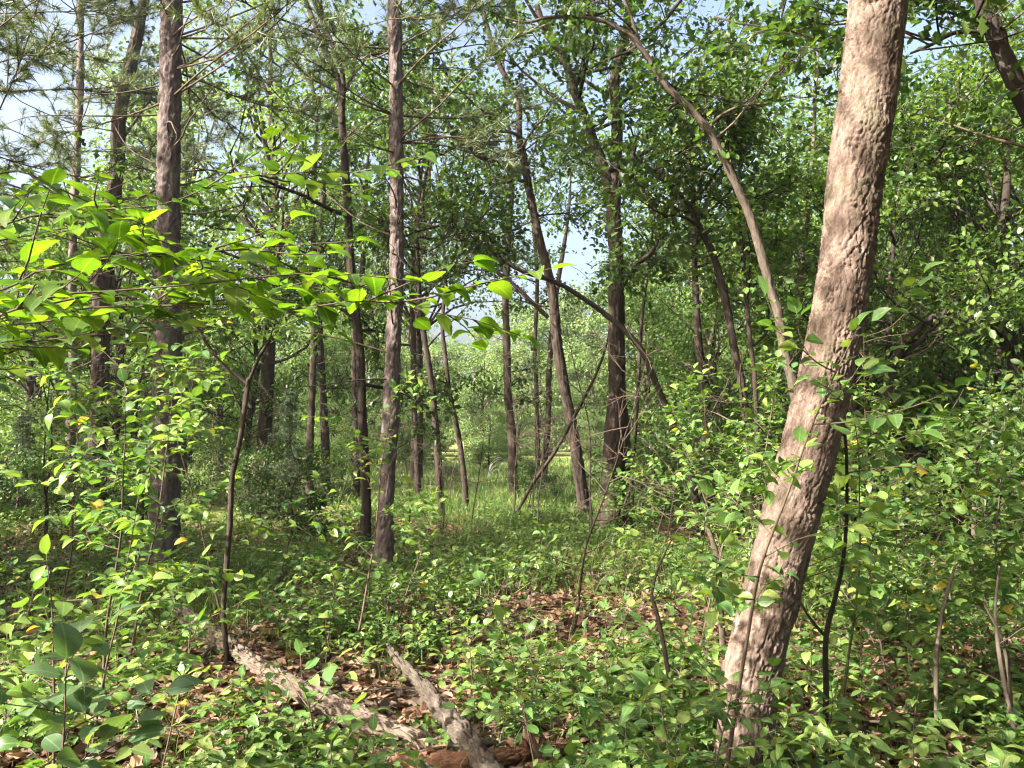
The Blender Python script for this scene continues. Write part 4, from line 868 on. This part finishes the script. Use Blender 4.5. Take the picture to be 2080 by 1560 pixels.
stem_thing('thin_sapling', 'leafless-footed sapling with a long dark stem forking right of the leaning trunk', 'sapling',
           [([(1672, 1590, 13), (1676, 1500, 12), (1678, 1400, 12), (1678, 1294, 11), (1700, 1200, 9), (1713, 1136, 8), (1720, 1035, 7), (1718, 900, 6), (1706, 820, 4), (1690, 720, 3)], 4.0, 3.9), ([(1678, 1294, 7), (1650, 1262, 6), (1626, 1223, 4), (1600, 1150, 2)], 4.0, 4.1)],
           'bark_dark', 10, 0.03, None, dict(n=9, L=(0.2, 0.5), sp=0.055, size=0.07, kind='buck', lo=20), 4)
stem_thing('thin_sapling', 'thin tan stem topped by a dead snapped tip, among the sunlit seedlings on the right', 'sapling',
           [([(1905, 1560, 10), (1902, 1440, 9), (1902, 1338, 9), (1912, 1254, 8), (1928, 1190, 7), (1940, 1150, 5)], 4.1, 4.2)], 'bark_pale', 10, 0.03, None, dict(n=4, L=(0.15, 0.3), sp=0.06, size=0.055, kind='buck', lo=8), 5)
stem_thing('thin_sapling', 'pair of crossing tan stems at the right border', 'sapling',
           [([(2080, 1570, 11), (2060, 1480, 10), (2040, 1390, 9), (2026, 1300, 8), (2022, 1235, 6), (2030, 1150, 4)], 4.0, 4.1), ([(2055, 1460, 7), (2050, 1380, 7), (2035, 1300, 6), (2000, 1230, 4)], 4.05, 4.2)], 'bark_pale', 10, 0.03, None, dict(n=6, L=(0.15, 0.35), sp=0.06, size=0.055, kind='buck', lo=8), 6)

# ------------------------------------------------------------------ fallen wood
def log(name, label, cat, pts, mat, relief, sides, ring, parts=()):
    """pts: (px, py, z_above_ground, radius)"""
    Q = []
    for (px, py, z, rad) in pts:
        p = G(px, py); u = p - [0, 0, CAMZ]; t = (z - CAMZ + float(gh(p[0], p[1]))) / u[2]; Q.append(np.array([0, 0, CAMZ]) + u * t)
    Q = np.array(Q); R = np.array([q[3] for q in pts]); base = Q[len(Q) // 2].copy(); base[2] = float(gh(base[0], base[1]))
    root = empty(name, base, label, cat)
    L = np.linalg.norm(np.diff(Q, axis=0), axis=1).sum()
    MB().add(*tube(Q - base, R, sides, int(L / ring), relief)).obj('trunk', M[mat], root)
    # closed, ragged butt end
    d = nrm(Q[0] - Q[1]); b = np.array([Q[0] - d * 0.01, Q[0] + d * R[0] * 0.5]); MB().add(*tube(b - base, [R[0] * 0.97, R[0] * 0.3], sides, 8, relief)).obj('broken_end', M['rotten'], root)
    return root, Q, R, base
def relief_rot(A, r):
    f1, f2, c = voro(A * [30, 30, 9], 71)
    g1, g2, gc = voro(A * [55, 55, 4.5], 75)
    return (c - 0.5) * 0.014 - (1 - sstep(0, 0.25, f2 - f1)) * 0.010 - (1 - sstep(0, 0.22, g2 - g1)) * 0.009 + (vnoise(A * [6, 6, 3], 72) - 0.5) * 0.045 + (vnoise(A * [70, 70, 40], 73) - 0.5) * 0.006
log('fallen_log', 'barkless pale fallen log slanting through the seedlings from the forked sapling', 'log',
    [(365, 1244, 0.101, 0.0568), (430, 1290, 0.106, 0.0619), (490, 1330, 0.106, 0.0645), (565, 1376, 0.101, 0.0654), (640, 1416, 0.092, 0.0628), (735, 1464, 0.078, 0.0568), (840, 1500, 0.055, 0.0430), (905, 1522, 0.037, 0.0258)], 'dead_wood', relief_rot, 72, 0.010)
log('rotten_log', 'crumbling reddish rotten log end at the near edge between the two dead branches', 'log',
    [(800, 1552, 0.03, 0.05), (860, 1558, 0.04, 0.062), (940, 1560, 0.045, 0.064), (1010, 1552, 0.045, 0.055), (1065, 1540, 0.05, 0.04)], 'rotten', relief_rot, 60, 0.010)
log('dead_branch', 'lichen-crusted dead branch propped up at one end over the fallen log', 'branch',
    [(1010, 1600, 0.07, 0.055), (975, 1540, 0.12, 0.050), (930, 1478, 0.17, 0.046), (888, 1430, 0.22, 0.042), (842, 1376, 0.27, 0.036), (805, 1334, 0.31, 0.028), (788, 1308, 0.33, 0.020)], 'lichen_wood', relief_rot, 48, 0.010)
log('fallen_log', 'dark bark-covered fallen log lying under the sunlit bushes on the right', 'log',
    [(1722, 1100, 0.12, 0.09), (1800, 1090, 0.13, 0.09), (1872, 1085, 0.14, 0.085), (1950, 1080, 0.15, 0.08), (2080, 1066, 0.15, 0.075), (2200, 1060, 0.14, 0.07)], 'bark_dark', relief_furrow, 32, 0.03)
def stump():
    r = np.random.default_rng(8); b = G(1085, 1556); root = empty('splintered_stump', b, 'small splintered stump with a pale torn top beside the rotten log', 'stump')
    for k in range(9):
        az = r.uniform(0, 6.28); o = np.array([math.cos(az), math.sin(az), 0]) * r.uniform(0, 0.05); h = r.uniform(0.09, 0.24)
        lean = np.array([-0.22, 0, 1.0]) + r.normal(0, 0.10, 3)
        q = np.array([o + [0, 0, -0.05], o + lean * h * 0.5, o + lean * h])
        MB().add(*tube(q, [r.uniform(.018, .03), r.uniform(.014, .022), 0.003], 7, 26, lambda A, rr: (vnoise(A * [60, 60, 25], 5) - 0.5) * 0.018)).obj('splinter', M['splinter' if k % 3 else 'rotten'], root)
stump()
def leaning_pole():
    q, rr = px_path([(1040, 1040, 8.2), (1087, 975, 8.2), (1128, 917, 7.5), (1161, 857, 7.5), (1188, 806, 6.8), (1215, 749, 6.0), (1232, 700, 4.5), (1240, 640, 3.0)], 15.6, 12.4)
    base = np.array([q[0][0], q[0][1], float(gh(q[0][0], q[0][1]))]); q[0][2] = base[2] - 0.03
    root = empty('leaning_pole', base, 'long dead reddish pole propped slantwise against the double-stemmed oak', 'branch')
    MB().add(*tube(q - base, rr, 12, 60, relief_furrow)).obj('pole', M['bark_oak'], root)
    r = np.random.default_rng(4)
    for k in range(7):
        i = r.integers(1, 7); e = bough(q[i], r.normal(0, 1, 3) + [0, 0, 0.6], r.uniform(0.3, 0.8), 4, .15, .02, r); MB().add(*tube(e - base, [0.012, .009, .006, .003], 5)).obj('twig', M['bark_twig'], root)
leaning_pole()
def arch_twigs():
    b = P(1010, 985, 27.0); b[2] = float(gh(b[0], b[1])); root = empty('arched_twigs', b, 'whitish arched twigs fanning out on the grass of the clearing', 'twigs')
    for k, (a, h) in enumerate([(-0.2, 0.62), (0.15, 0.75), (0.45, 0.7), (0.75, 0.55), (1.0, 0.4)]):
        q = np.array([[-0.35, 0, -0.02], [-0.2 + a * 0.1, 0.05 * k, h * 0.8], [0.1 + a * 0.3, 0.08 * k, h], [0.3 + a * 0.45, 0.1 * k, h * 0.55], [0.4 + a * 0.5, 0.1 * k, 0.0]])
        MB().add(*tube(q, np.full(5, 0.006), 6, 16)).obj('twig', M['white_twig'], root)
arch_twigs()

# ------------------------------------------------------------------ seedlings: prototypes, then copies with leaves of their own
MARKS = [('the barkless fallen log', G(560, 1385)), ('the lichen-crusted dead branch', G(870, 1430)), ('the splintered stump', G(1085, 1550)), ('the leaning trunk', G(1510, 1560)), ('the forked sapling', G(466, 1372)),
         ('the grey-pink pine', G(322, 1196)), ('the slim reddish pine', G(776, 1172)), ('the patch of bare leaf litter', G(1200, 1240)), ('the broken grey stem', G(1470, 1345)), ('the near left corner', np.array([-1.2, 2.7, 0])),
         ('the sunlit bushes on the right', np.array([2.7, 5.0, 0])), ('the crossing tan stems', G(2070, 1560)), ('the dark fallen log', G(1850, 1090)), ('the forking dark sapling', G(1680, 1540))]
def near_mark(x, y): return min(MARKS, key=lambda m: (m[1][0] - x) ** 2 + (m[1][1] - y) ** 2)[0]
def seed_proto(h, seed, kind, size, nb, spacing, spread):
    r = np.random.default_rng(8000 + seed); leaves = []
    st = bough([0, 0, -0.03], [r.normal(0, .15), r.normal(0, .15), 1], h, 6, .08, .02, r); mb = MB().add(*tube(st, np.linspace(0.0042, 0.0015, 6), 5, 12))
    leaves += spray(st[2:], r, spacing * 0.8, size, kind, (0.6, 1.1), 0, 0.9)
    for b in range(nb):
        i = r.integers(2, 6); az = r.uniform(0, 6.28)
        br = bough(st[i], [math.cos(az), math.sin(az), r.uniform(.1, .6)], spread * r.uniform(.6, 1.2), 4, .1, .02, r); mb.add(*tube(br, np.linspace(0.0025, 0.001, 4), 4))
        leaves += spray(br, r, spacing, size, kind, (0.4, 1.2), 0.25, 0.9)
    return mb.mesh('stem', M['bark_twig']), leaves, h
seeds = [seed_proto(h, k, 'buck', sz * 1.15, nb, sp, spd) for k, (h, sz, nb, sp, spd) in enumerate([(0.22, .05, 3, .05, .12), (0.3, .052, 4, .05, .16), (0.4, .055, 5, .05, .2), (0.52, .055, 6, .05, .24), (0.34, .06, 4, .05, .18), (0.65, .055, 7, .05, .26), (0.18, .058, 2, .05, .1)])]
r = np.random.default_rng(99); placed = []; tries = 0
while len(placed) < 250 and tries < 6000:
    tries += 1
    y = 2.75 + 6.2 * r.random() ** 1.25; x = r.uniform(-0.66, 0.66) * y
    if any((x - a) ** 2 + (y - b) ** 2 < 0.016 * y for a, b in placed): continue
    c = G(1210, 1245)
    if ((x - c[0]) / 1.1) ** 2 + ((y - c[1] + 0.2) / 1.1) ** 2 < 1 and r.random() < 0.9: continue
    k = G(720, 1415)
    if ((x - k[0]) / 0.8) ** 2 + ((y - k[1]) / 0.55) ** 2 < 1 and r.random() < 0.8: continue
    near_log = False
    for a, b in ((G(365, 1255), G(890, 1530)), (G(800, 1400), G(1000, 1590))):
        e = (b - a)[:2]; t = np.clip(((x - a[0]) * e[0] + (y + 0.35 - a[1]) * e[1]) / (e @ e), 0, 1); near_log |= math.hypot(x - a[0] - t * e[0], y + 0.35 - a[1] - t * e[1]) < 0.31
    if near_log: continue
    placed.append((x, y)); si = int(r.integers(len(seeds)) if y > 3.6 else r.choice([0, 1, 4, 6, 2])); me, lv, h = seeds[si]
    s = r.uniform(0.75, 1.25); mk = near_mark(x, y); hh = 'knee-high' if h * s > 0.42 else 'low'
    o = empty('buckthorn_seedling', (x, y, float(gh(x, y))), f"{hh} {['three-twigged', 'slim', 'bushy', 'many-twigged', 'wide-leaved', 'leggy', 'few-leaved'][si]} seedling growing near {mk}", 'seedling', f'{hh} seedlings near {mk}', r.uniform(0, 6.28), s)
    link('stem', me, o)
    for lm, mt in lv: link('leaf', lm, o, mt)

# bare twiggy stems between the trunks
def twiggy(h, seed):
    r = np.random.default_rng(seed); st = bough([0, 0, -0.08], [r.normal(0, .12), r.normal(0, .12), 1], h, 9, .07, .01, r); a = MB().add(*tube(st, np.linspace(0.006 + 0.003 * h, 0.002, 9), 7, 26)); b = MB()
    for k in range(int(9 * h)):
        i = r.integers(2, 8); d = r.normal(0, 1, 3); d[2] = abs(d[2]) * 0.5; tw = bough(st[i] + (st[i + 1] - st[i]) * r.random(), d, r.uniform(0.2, 0.75), 5, .16, .03, r); b.add(*tube(tw, np.linspace(0.004, 0.0012, 5), 4))
        for q in range(3): j = r.integers(1, 4); e = bough(tw[j], nrm(tw[j + 1] - tw[j]) + r.normal(0, .7, 3), r.uniform(.08, .3), 3, .1, 0, r); b.add(*tube(e, [0.002, 0.0015, 0.0008], 3))
    return a.mesh('stem', M['bark_oak']), b.mesh('twigs', M['bark_twig'])
tw_protos = [twiggy(h, 300 + k) for k, h in enumerate((1.6, 2.2, 2.8, 3.6))]
r = np.random.default_rng(123)
for k in range(40):
    y = r.uniform(6.5, 17); x = r.uniform(-0.6, 0.6) * y; j = r.integers(4); s_ = r.uniform(0.8, 1.2); hgt = (1.6, 2.2, 2.8, 3.6)[j] * s_
    o = empty('bare_sapling', (x, y, float(gh(x, y))), f"{'tall' if hgt > 3 else 'short' if hgt < 1.9 else 'head-high'} bare twiggy stem {by_tree(x, y)}", 'sapling', 'bare twiggy stems among the trunks', r.uniform(0, 6.28), s_)
    link('stem', tw_protos[j][0], o); tag(link('twigs', tw_protos[j][1], o), kind='stuff')
# fallen twigs
def stick(L, seed):
    r = np.random.default_rng(seed); b = bough([-L / 2, 0, 0.04], [1, 0, 0.02], L, 7, .10, 0, r); b[:, 2] = 0.045 + 0.02 * np.sin(np.linspace(0, 5, 7)); m = MB().add(*tube(b, np.linspace(0.004 + 0.006 * L, 0.002, 7), 7, 20))
    for k in range(3): i = r.integers(1, 5); e = bough(b[i], nrm(b[i + 1] - b[i]) + r.normal(0, .5, 3) * [1, 1, .3], L * r.uniform(.15, .35), 4, .12, 0, r); m.add(*tube(e, np.linspace(0.003, 0.001, 4), 4))
    return m.mesh('fallen_twig', M['bark_pale'])
st_protos = [stick(L, 70 + k) for k, L in enumerate((0.35, 0.6, 0.9, 1.3))]
for k in range(64):
    y = 2.8 + 6 * r.random() ** 1.2; x = r.uniform(-0.62, 0.62) * y; j = r.integers(4); o = link('fallen_twig', st_protos[j])
    o.location = (x, y, float(gh(x, y)) + 0.01); o.rotation_euler = (0, 0, r.uniform(0, 6.28)); mk = near_mark(x, y)
    tag(o, f"{['short', 'stubby', 'long', 'very long'][j]} dry twig lying on the litter near {mk}", 'twig', f'fallen twigs near {mk}')
# ferns
def fern(label, px, py, seed, n=6, L=0.38):
    r = np.random.default_rng(seed); b = G(px, py); root = empty('fern', b, label, 'fern')
    for k in range(n):
        az = 6.28 * k / n + r.normal(0, .3); c = bough([0, 0, 0], [math.cos(az), math.sin(az), 1.3], L, 12, 0.02, -0.16, r); mb = MB().add(*tube(c, np.linspace(0.003, 0.001, 12), 4))
        cc = curve(c, 26)[3:]; d = nrm(np.gradient(cc, axis=0)); sd = nrm(np.cross(d, [0, 0, 1])); sz = 0.10 * np.sin(np.linspace(0.35, 3.0, len(cc))) + 0.012
        for sg in (-1, 1):
            v, f, a = cards(lobes([(0.13, 0.3), (0.1, 0.7)]), cc, sd * sg + d * 0.35 + [0, 0, -0.1], np.tile([0, 0, 1.0], (len(cc), 1)) + r.normal(0, .1, (len(cc), 3)), sz); mb.add(v, f, a)
        mb.obj('frond', M['fern'], root)
fern('pale yellow-green fern behind the big-leaved plant', 262, 1330, 1); fern('bright fern lit by the sun below the thin bare-stemmed sapling', 1335, 1345, 2); fern('small fern in the shade beside the barkless fallen log', 330, 1370, 3, 5, 0.3); fern('fern under the sunlit bushes near the dark fallen log', 1830, 1290, 4)

# ------------------------------------------------------------------ what nobody could count
def scatter(n, y0, y1, pw, r, wide=0.72):
    y = y0 + (y1 - y0) * r.random(n) ** pw; x = r.uniform(-wide, wide, n) * (y + 0.6); return x, y
def litter():
    r = np.random.default_rng(21); x, y = scatter(38000, 2.2, 14, 1.5, r); m = len(x)
    z = gh(x, y) + 0.022 + r.random(m) * 0.022; Nn = np.array([0, 0, 1.0]) + r.normal(0, 0.38, (m, 3)); A = r.normal(0, 1, (m, 3)) * [1, 1, 0.25]
    v, f, a = cards(lobes([(0.24, 0.22), (0.36, 0.62)]), np.stack([x, y, z], 1), A, Nn, r.uniform(0.045, 0.11, m), 0.35)
    mb = MB().add(v, f, a); x, y = scatter(14000, 2.2, 9, 1.4, r); m = len(x)
    v, f, a = cards(lobes([(0.035, 0.5)]), np.stack([x, y, gh(x, y) + 0.03 + r.random(m) * 0.02], 1), r.normal(0, 1, (m, 3)) * [1, 1, 0.15], np.array([0, 0, 1.0]) + r.normal(0, 0.3, (m, 3)), r.uniform(0.03, 0.11, m), 0.05)
    mb.add(v, f, a)
    tag(mb.obj('leaf_litter', M['litter'], attr='leaf'), 'brown and tan dead leaves covering the forest floor', 'dead leaves', kind='stuff')
litter()
def ground_cover():
    r = np.random.default_rng(22); x, y = scatter(14500, 2.4, 17, 1.35, r)
    c = G(1210, 1245); k = G(720, 1415); dens = vnoise(np.stack([x * 1.1, y * 1.1, 0 * x], 1), 60)
    bad = (((x - c[0]) / 1.1) ** 2 + ((y - c[1] + 0.15) / 1.05) ** 2 < 1) | (((x - k[0]) / 0.95) ** 2 + ((y - k[1]) / 0.6) ** 2 < 1)
    for a, b in ((G(380, 1262), G(640, 1440)), (G(640, 1440), G(890, 1530)), (G(800, 1400), G(1000, 1590)), (G(800, 1555), G(1090, 1550))):
        e = (b - a)[:2]; t = np.clip(((x - a[0]) * e[0] + (y - a[1]) * e[1]) / (e @ e), 0, 1); bad |= (np.hypot(x - a[0] - t * e[0], y - a[1] - t * e[1]) < 0.20) | (np.hypot(x - a[0] - t * e[0], y + 0.22 - a[1] - t * e[1]) < 0.22)
    bad |= (x < -1.7) & (y > 4.6) & (y < 8.5) & (r.random(len(x)) < 0.65)
    keep = (dens > 0.42) & (~bad | (r.random(len(x)) < 0.06)); x, y = x[keep], y[keep]; m = len(x)
    h = r.uniform(0.05, 0.24, m) * np.where(y > 7, 1.4, 1.0); per = 6
    p = np.repeat(np.stack([x, y, gh(x, y)], 1), per, 0); n = len(p)
    az = r.uniform(0, 6.28, n); hh = np.repeat(h, per) * r.uniform(0.5, 1.1, n); rad = r.uniform(0.01, 0.06, n)
    p = p + np.stack([np.cos(az) * rad, np.sin(az) * rad, hh], 1)
    A = np.stack([np.cos(az), np.sin(az), r.normal(-0.1, 0.3, n)], 1); N = np.array([0, 0, 1.0]) + r.normal(0, 0.35, (n, 3))
    v, f, a = cards(T_OVAL, p, A, N, r.uniform(0.035, 0.080, n), 0.2); mb = MB().add(v, f, a)
    b = np.stack([x, y, gh(x, y)], 1); t = b + np.stack([r.normal(0, .01, m), r.normal(0, .01, m), h], 1); w = np.array([0.0015, 0, 0])
    mb.add(np.stack([b - w, b + w, t], 1).reshape(-1, 3), np.arange(3 * m).reshape(-1, 3))
    tag(mb.obj('ground_cover', M['ground_leaf'], attr='leaf'), 'low green seedlings and creepers carpeting the forest floor', 'ground cover', kind='stuff')
ground_cover()
def bramble_cover():
    r = np.random.default_rng(27); x, y = scatter(5200, 2.5, 14, 1.3, r)
    keep = vnoise(np.stack([x * 0.9 + 7, y * 0.9, 0 * x], 1), 66) > 0.56
    for a, b in ((G(380, 1262), G(890, 1530)), (G(800, 1400), G(1000, 1590)), (G(700, 1400), G(760, 1430))):
        e = (b - a)[:2]; t = np.clip(((x - a[0]) * e[0] + (y + 0.2 - a[1]) * e[1]) / (e @ e), 0, 1); keep &= np.hypot(x - a[0] - t * e[0], y + 0.2 - a[1] - t * e[1]) > 0.42
    c = G(1210, 1245); keep &= ((x - c[0]) / 1.1) ** 2 + ((y - c[1] + 0.2) / 1.1) ** 2 > 1
    x, y = x[keep], y[keep]; m = len(x)
    p = np.repeat(np.stack([x, y, gh(x, y) + r.uniform(0.08, 0.26, m)], 1), 3, 0); n = len(p); az = np.repeat(r.uniform(0, 6.28, m), 3) + np.tile([0, 1.9, -1.9], m)
    tilt = np.repeat(r.normal(0, 0.3, (m, 3)), 3, 0)
    v, f, a = cards(lobes([(0.16, 0.1), (0.34, 0.35), (0.30, 0.42), (0.27, 0.62), (0.2, 0.68), (0.12, 0.86)]), p, np.stack([np.cos(az), np.sin(az), np.full(n, -0.12)], 1), np.array([0, 0, 1.0]) + tilt, np.repeat(r.uniform(0.055, 0.11, m), 3) * r.uniform(0.8, 1.1, n), 0.25)
    mb = MB().add(v, f, a); t = p[::3]; b = np.stack([x + r.normal(0, .03, m), y + r.normal(0, .03, m), gh(x, y)], 1); w = np.array([0.0015, 0, 0])
    mb.add(np.stack([b - w, b + w, t], 1).reshape(-1, 3), np.arange(3 * m).reshape(-1, 3))
    tag(mb.obj('bramble_cover', M['bramble_leaf'], attr='leaf'), 'three-leaved pale green creepers growing in patches on the forest floor', 'ground cover', kind='stuff')
bramble_cover()
def blades(name, label, n, y0, y1, pw, hmin, hmax, mat, seed, mask=None, wid=0.004):
    r = np.random.default_rng(seed); x, y = scatter(n, y0, y1, pw, r)
    if mask is not None: k = mask(x, y, r); x, y = x[k], y[k]
    m = len(x); b = np.stack([x, y, gh(x, y) - 0.01], 1); az = r.uniform(0, 6.28, m); s = np.stack([np.cos(az), np.sin(az), 0 * az], 1) * (wid * (1 + y * 0.06))[:, None]
    h = r.uniform(hmin, hmax, m); ln = np.stack([r.normal(0, .35, m), r.normal(0, .35, m), 1 + 0 * h], 1); mid = b + ln * (h * 0.55)[:, None]; tip = mid + (ln * [1.9, 1.9, 0.75]) * (h * 0.45)[:, None]
    V = np.stack([b - s, b + s, mid + s * 0.7, mid - s * 0.7, tip], 1).reshape(-1, 3); o = (np.arange(m) * 5)[:, None]
    tag(MB().add(V, [np.array([[0, 1, 2, 3]]) + o, np.array([[3, 2, 4]]) + o]).obj(name, M[mat], smooth=True, attr='leaf'), label, 'grass', kind='stuff')
blades('woodland_grass', 'soft woodland grass in the lighter gaps between the trunks', 46000, 6.5, 20, 1.0, 0.12, 0.4, 'grass', 31, lambda x, y, r: (vnoise(np.stack([x * .6, y * .6, 0 * x], 1), 61) > 0.38) & (((x - 0.75) / 1.1) ** 2 + ((y - 7.1) / 1.0) ** 2 > 1) & ((np.abs(x - 0.2) < 3.6) | (r.random(len(x)) < 0.25)))
blades('near_grass', 'thin grass tufts between the seedlings', 12000, 2.3, 8, 1.1, 0.06, 0.24, 'grass', 32, lambda x, y, r: ((x < -0.7) | (r.random(len(x)) < 0.5)) & (vnoise(np.stack([x * 1.6, y * 1.6, 0 * x], 1), 62) > 0.52), 0.0022)
blades('field_grass', 'sunny green and straw-coloured grass of the clearing', 24000, 18, 46, 1.1, 0.14, 0.40, 'field_grass', 33, None, 0.006)

# ------------------------------------------------------------------ damp summer air
def haze():
    V = np.array([[x, y, z] for z in (-1.2, 21.0) for y in (-40, 100) for x in (-95, 95)], float)
    F = np.array([[0, 2, 3, 1], [4, 5, 7, 6], [0, 1, 5, 4], [2, 6, 7, 3], [0, 4, 6, 2], [1, 3, 7, 5]])
    m, nt, out = new_mat('haze'); v = nt.nodes.new('ShaderNodeVolumePrincipled'); v.inputs['Color'].default_value = (0.95, 0.97, 1.0, 1); v.inputs['Density'].default_value = 0.00045; v.inputs['Anisotropy'].default_value = 0.2
    nt.links.new(v.outputs[0], out.inputs['Volume'])
    o = MB().add(V, F).obj('haze', m, smooth=False); o['kind'] = 'stuff'; o['label'] = 'thin pale summer haze in the air'; o['category'] = 'haze'
haze()
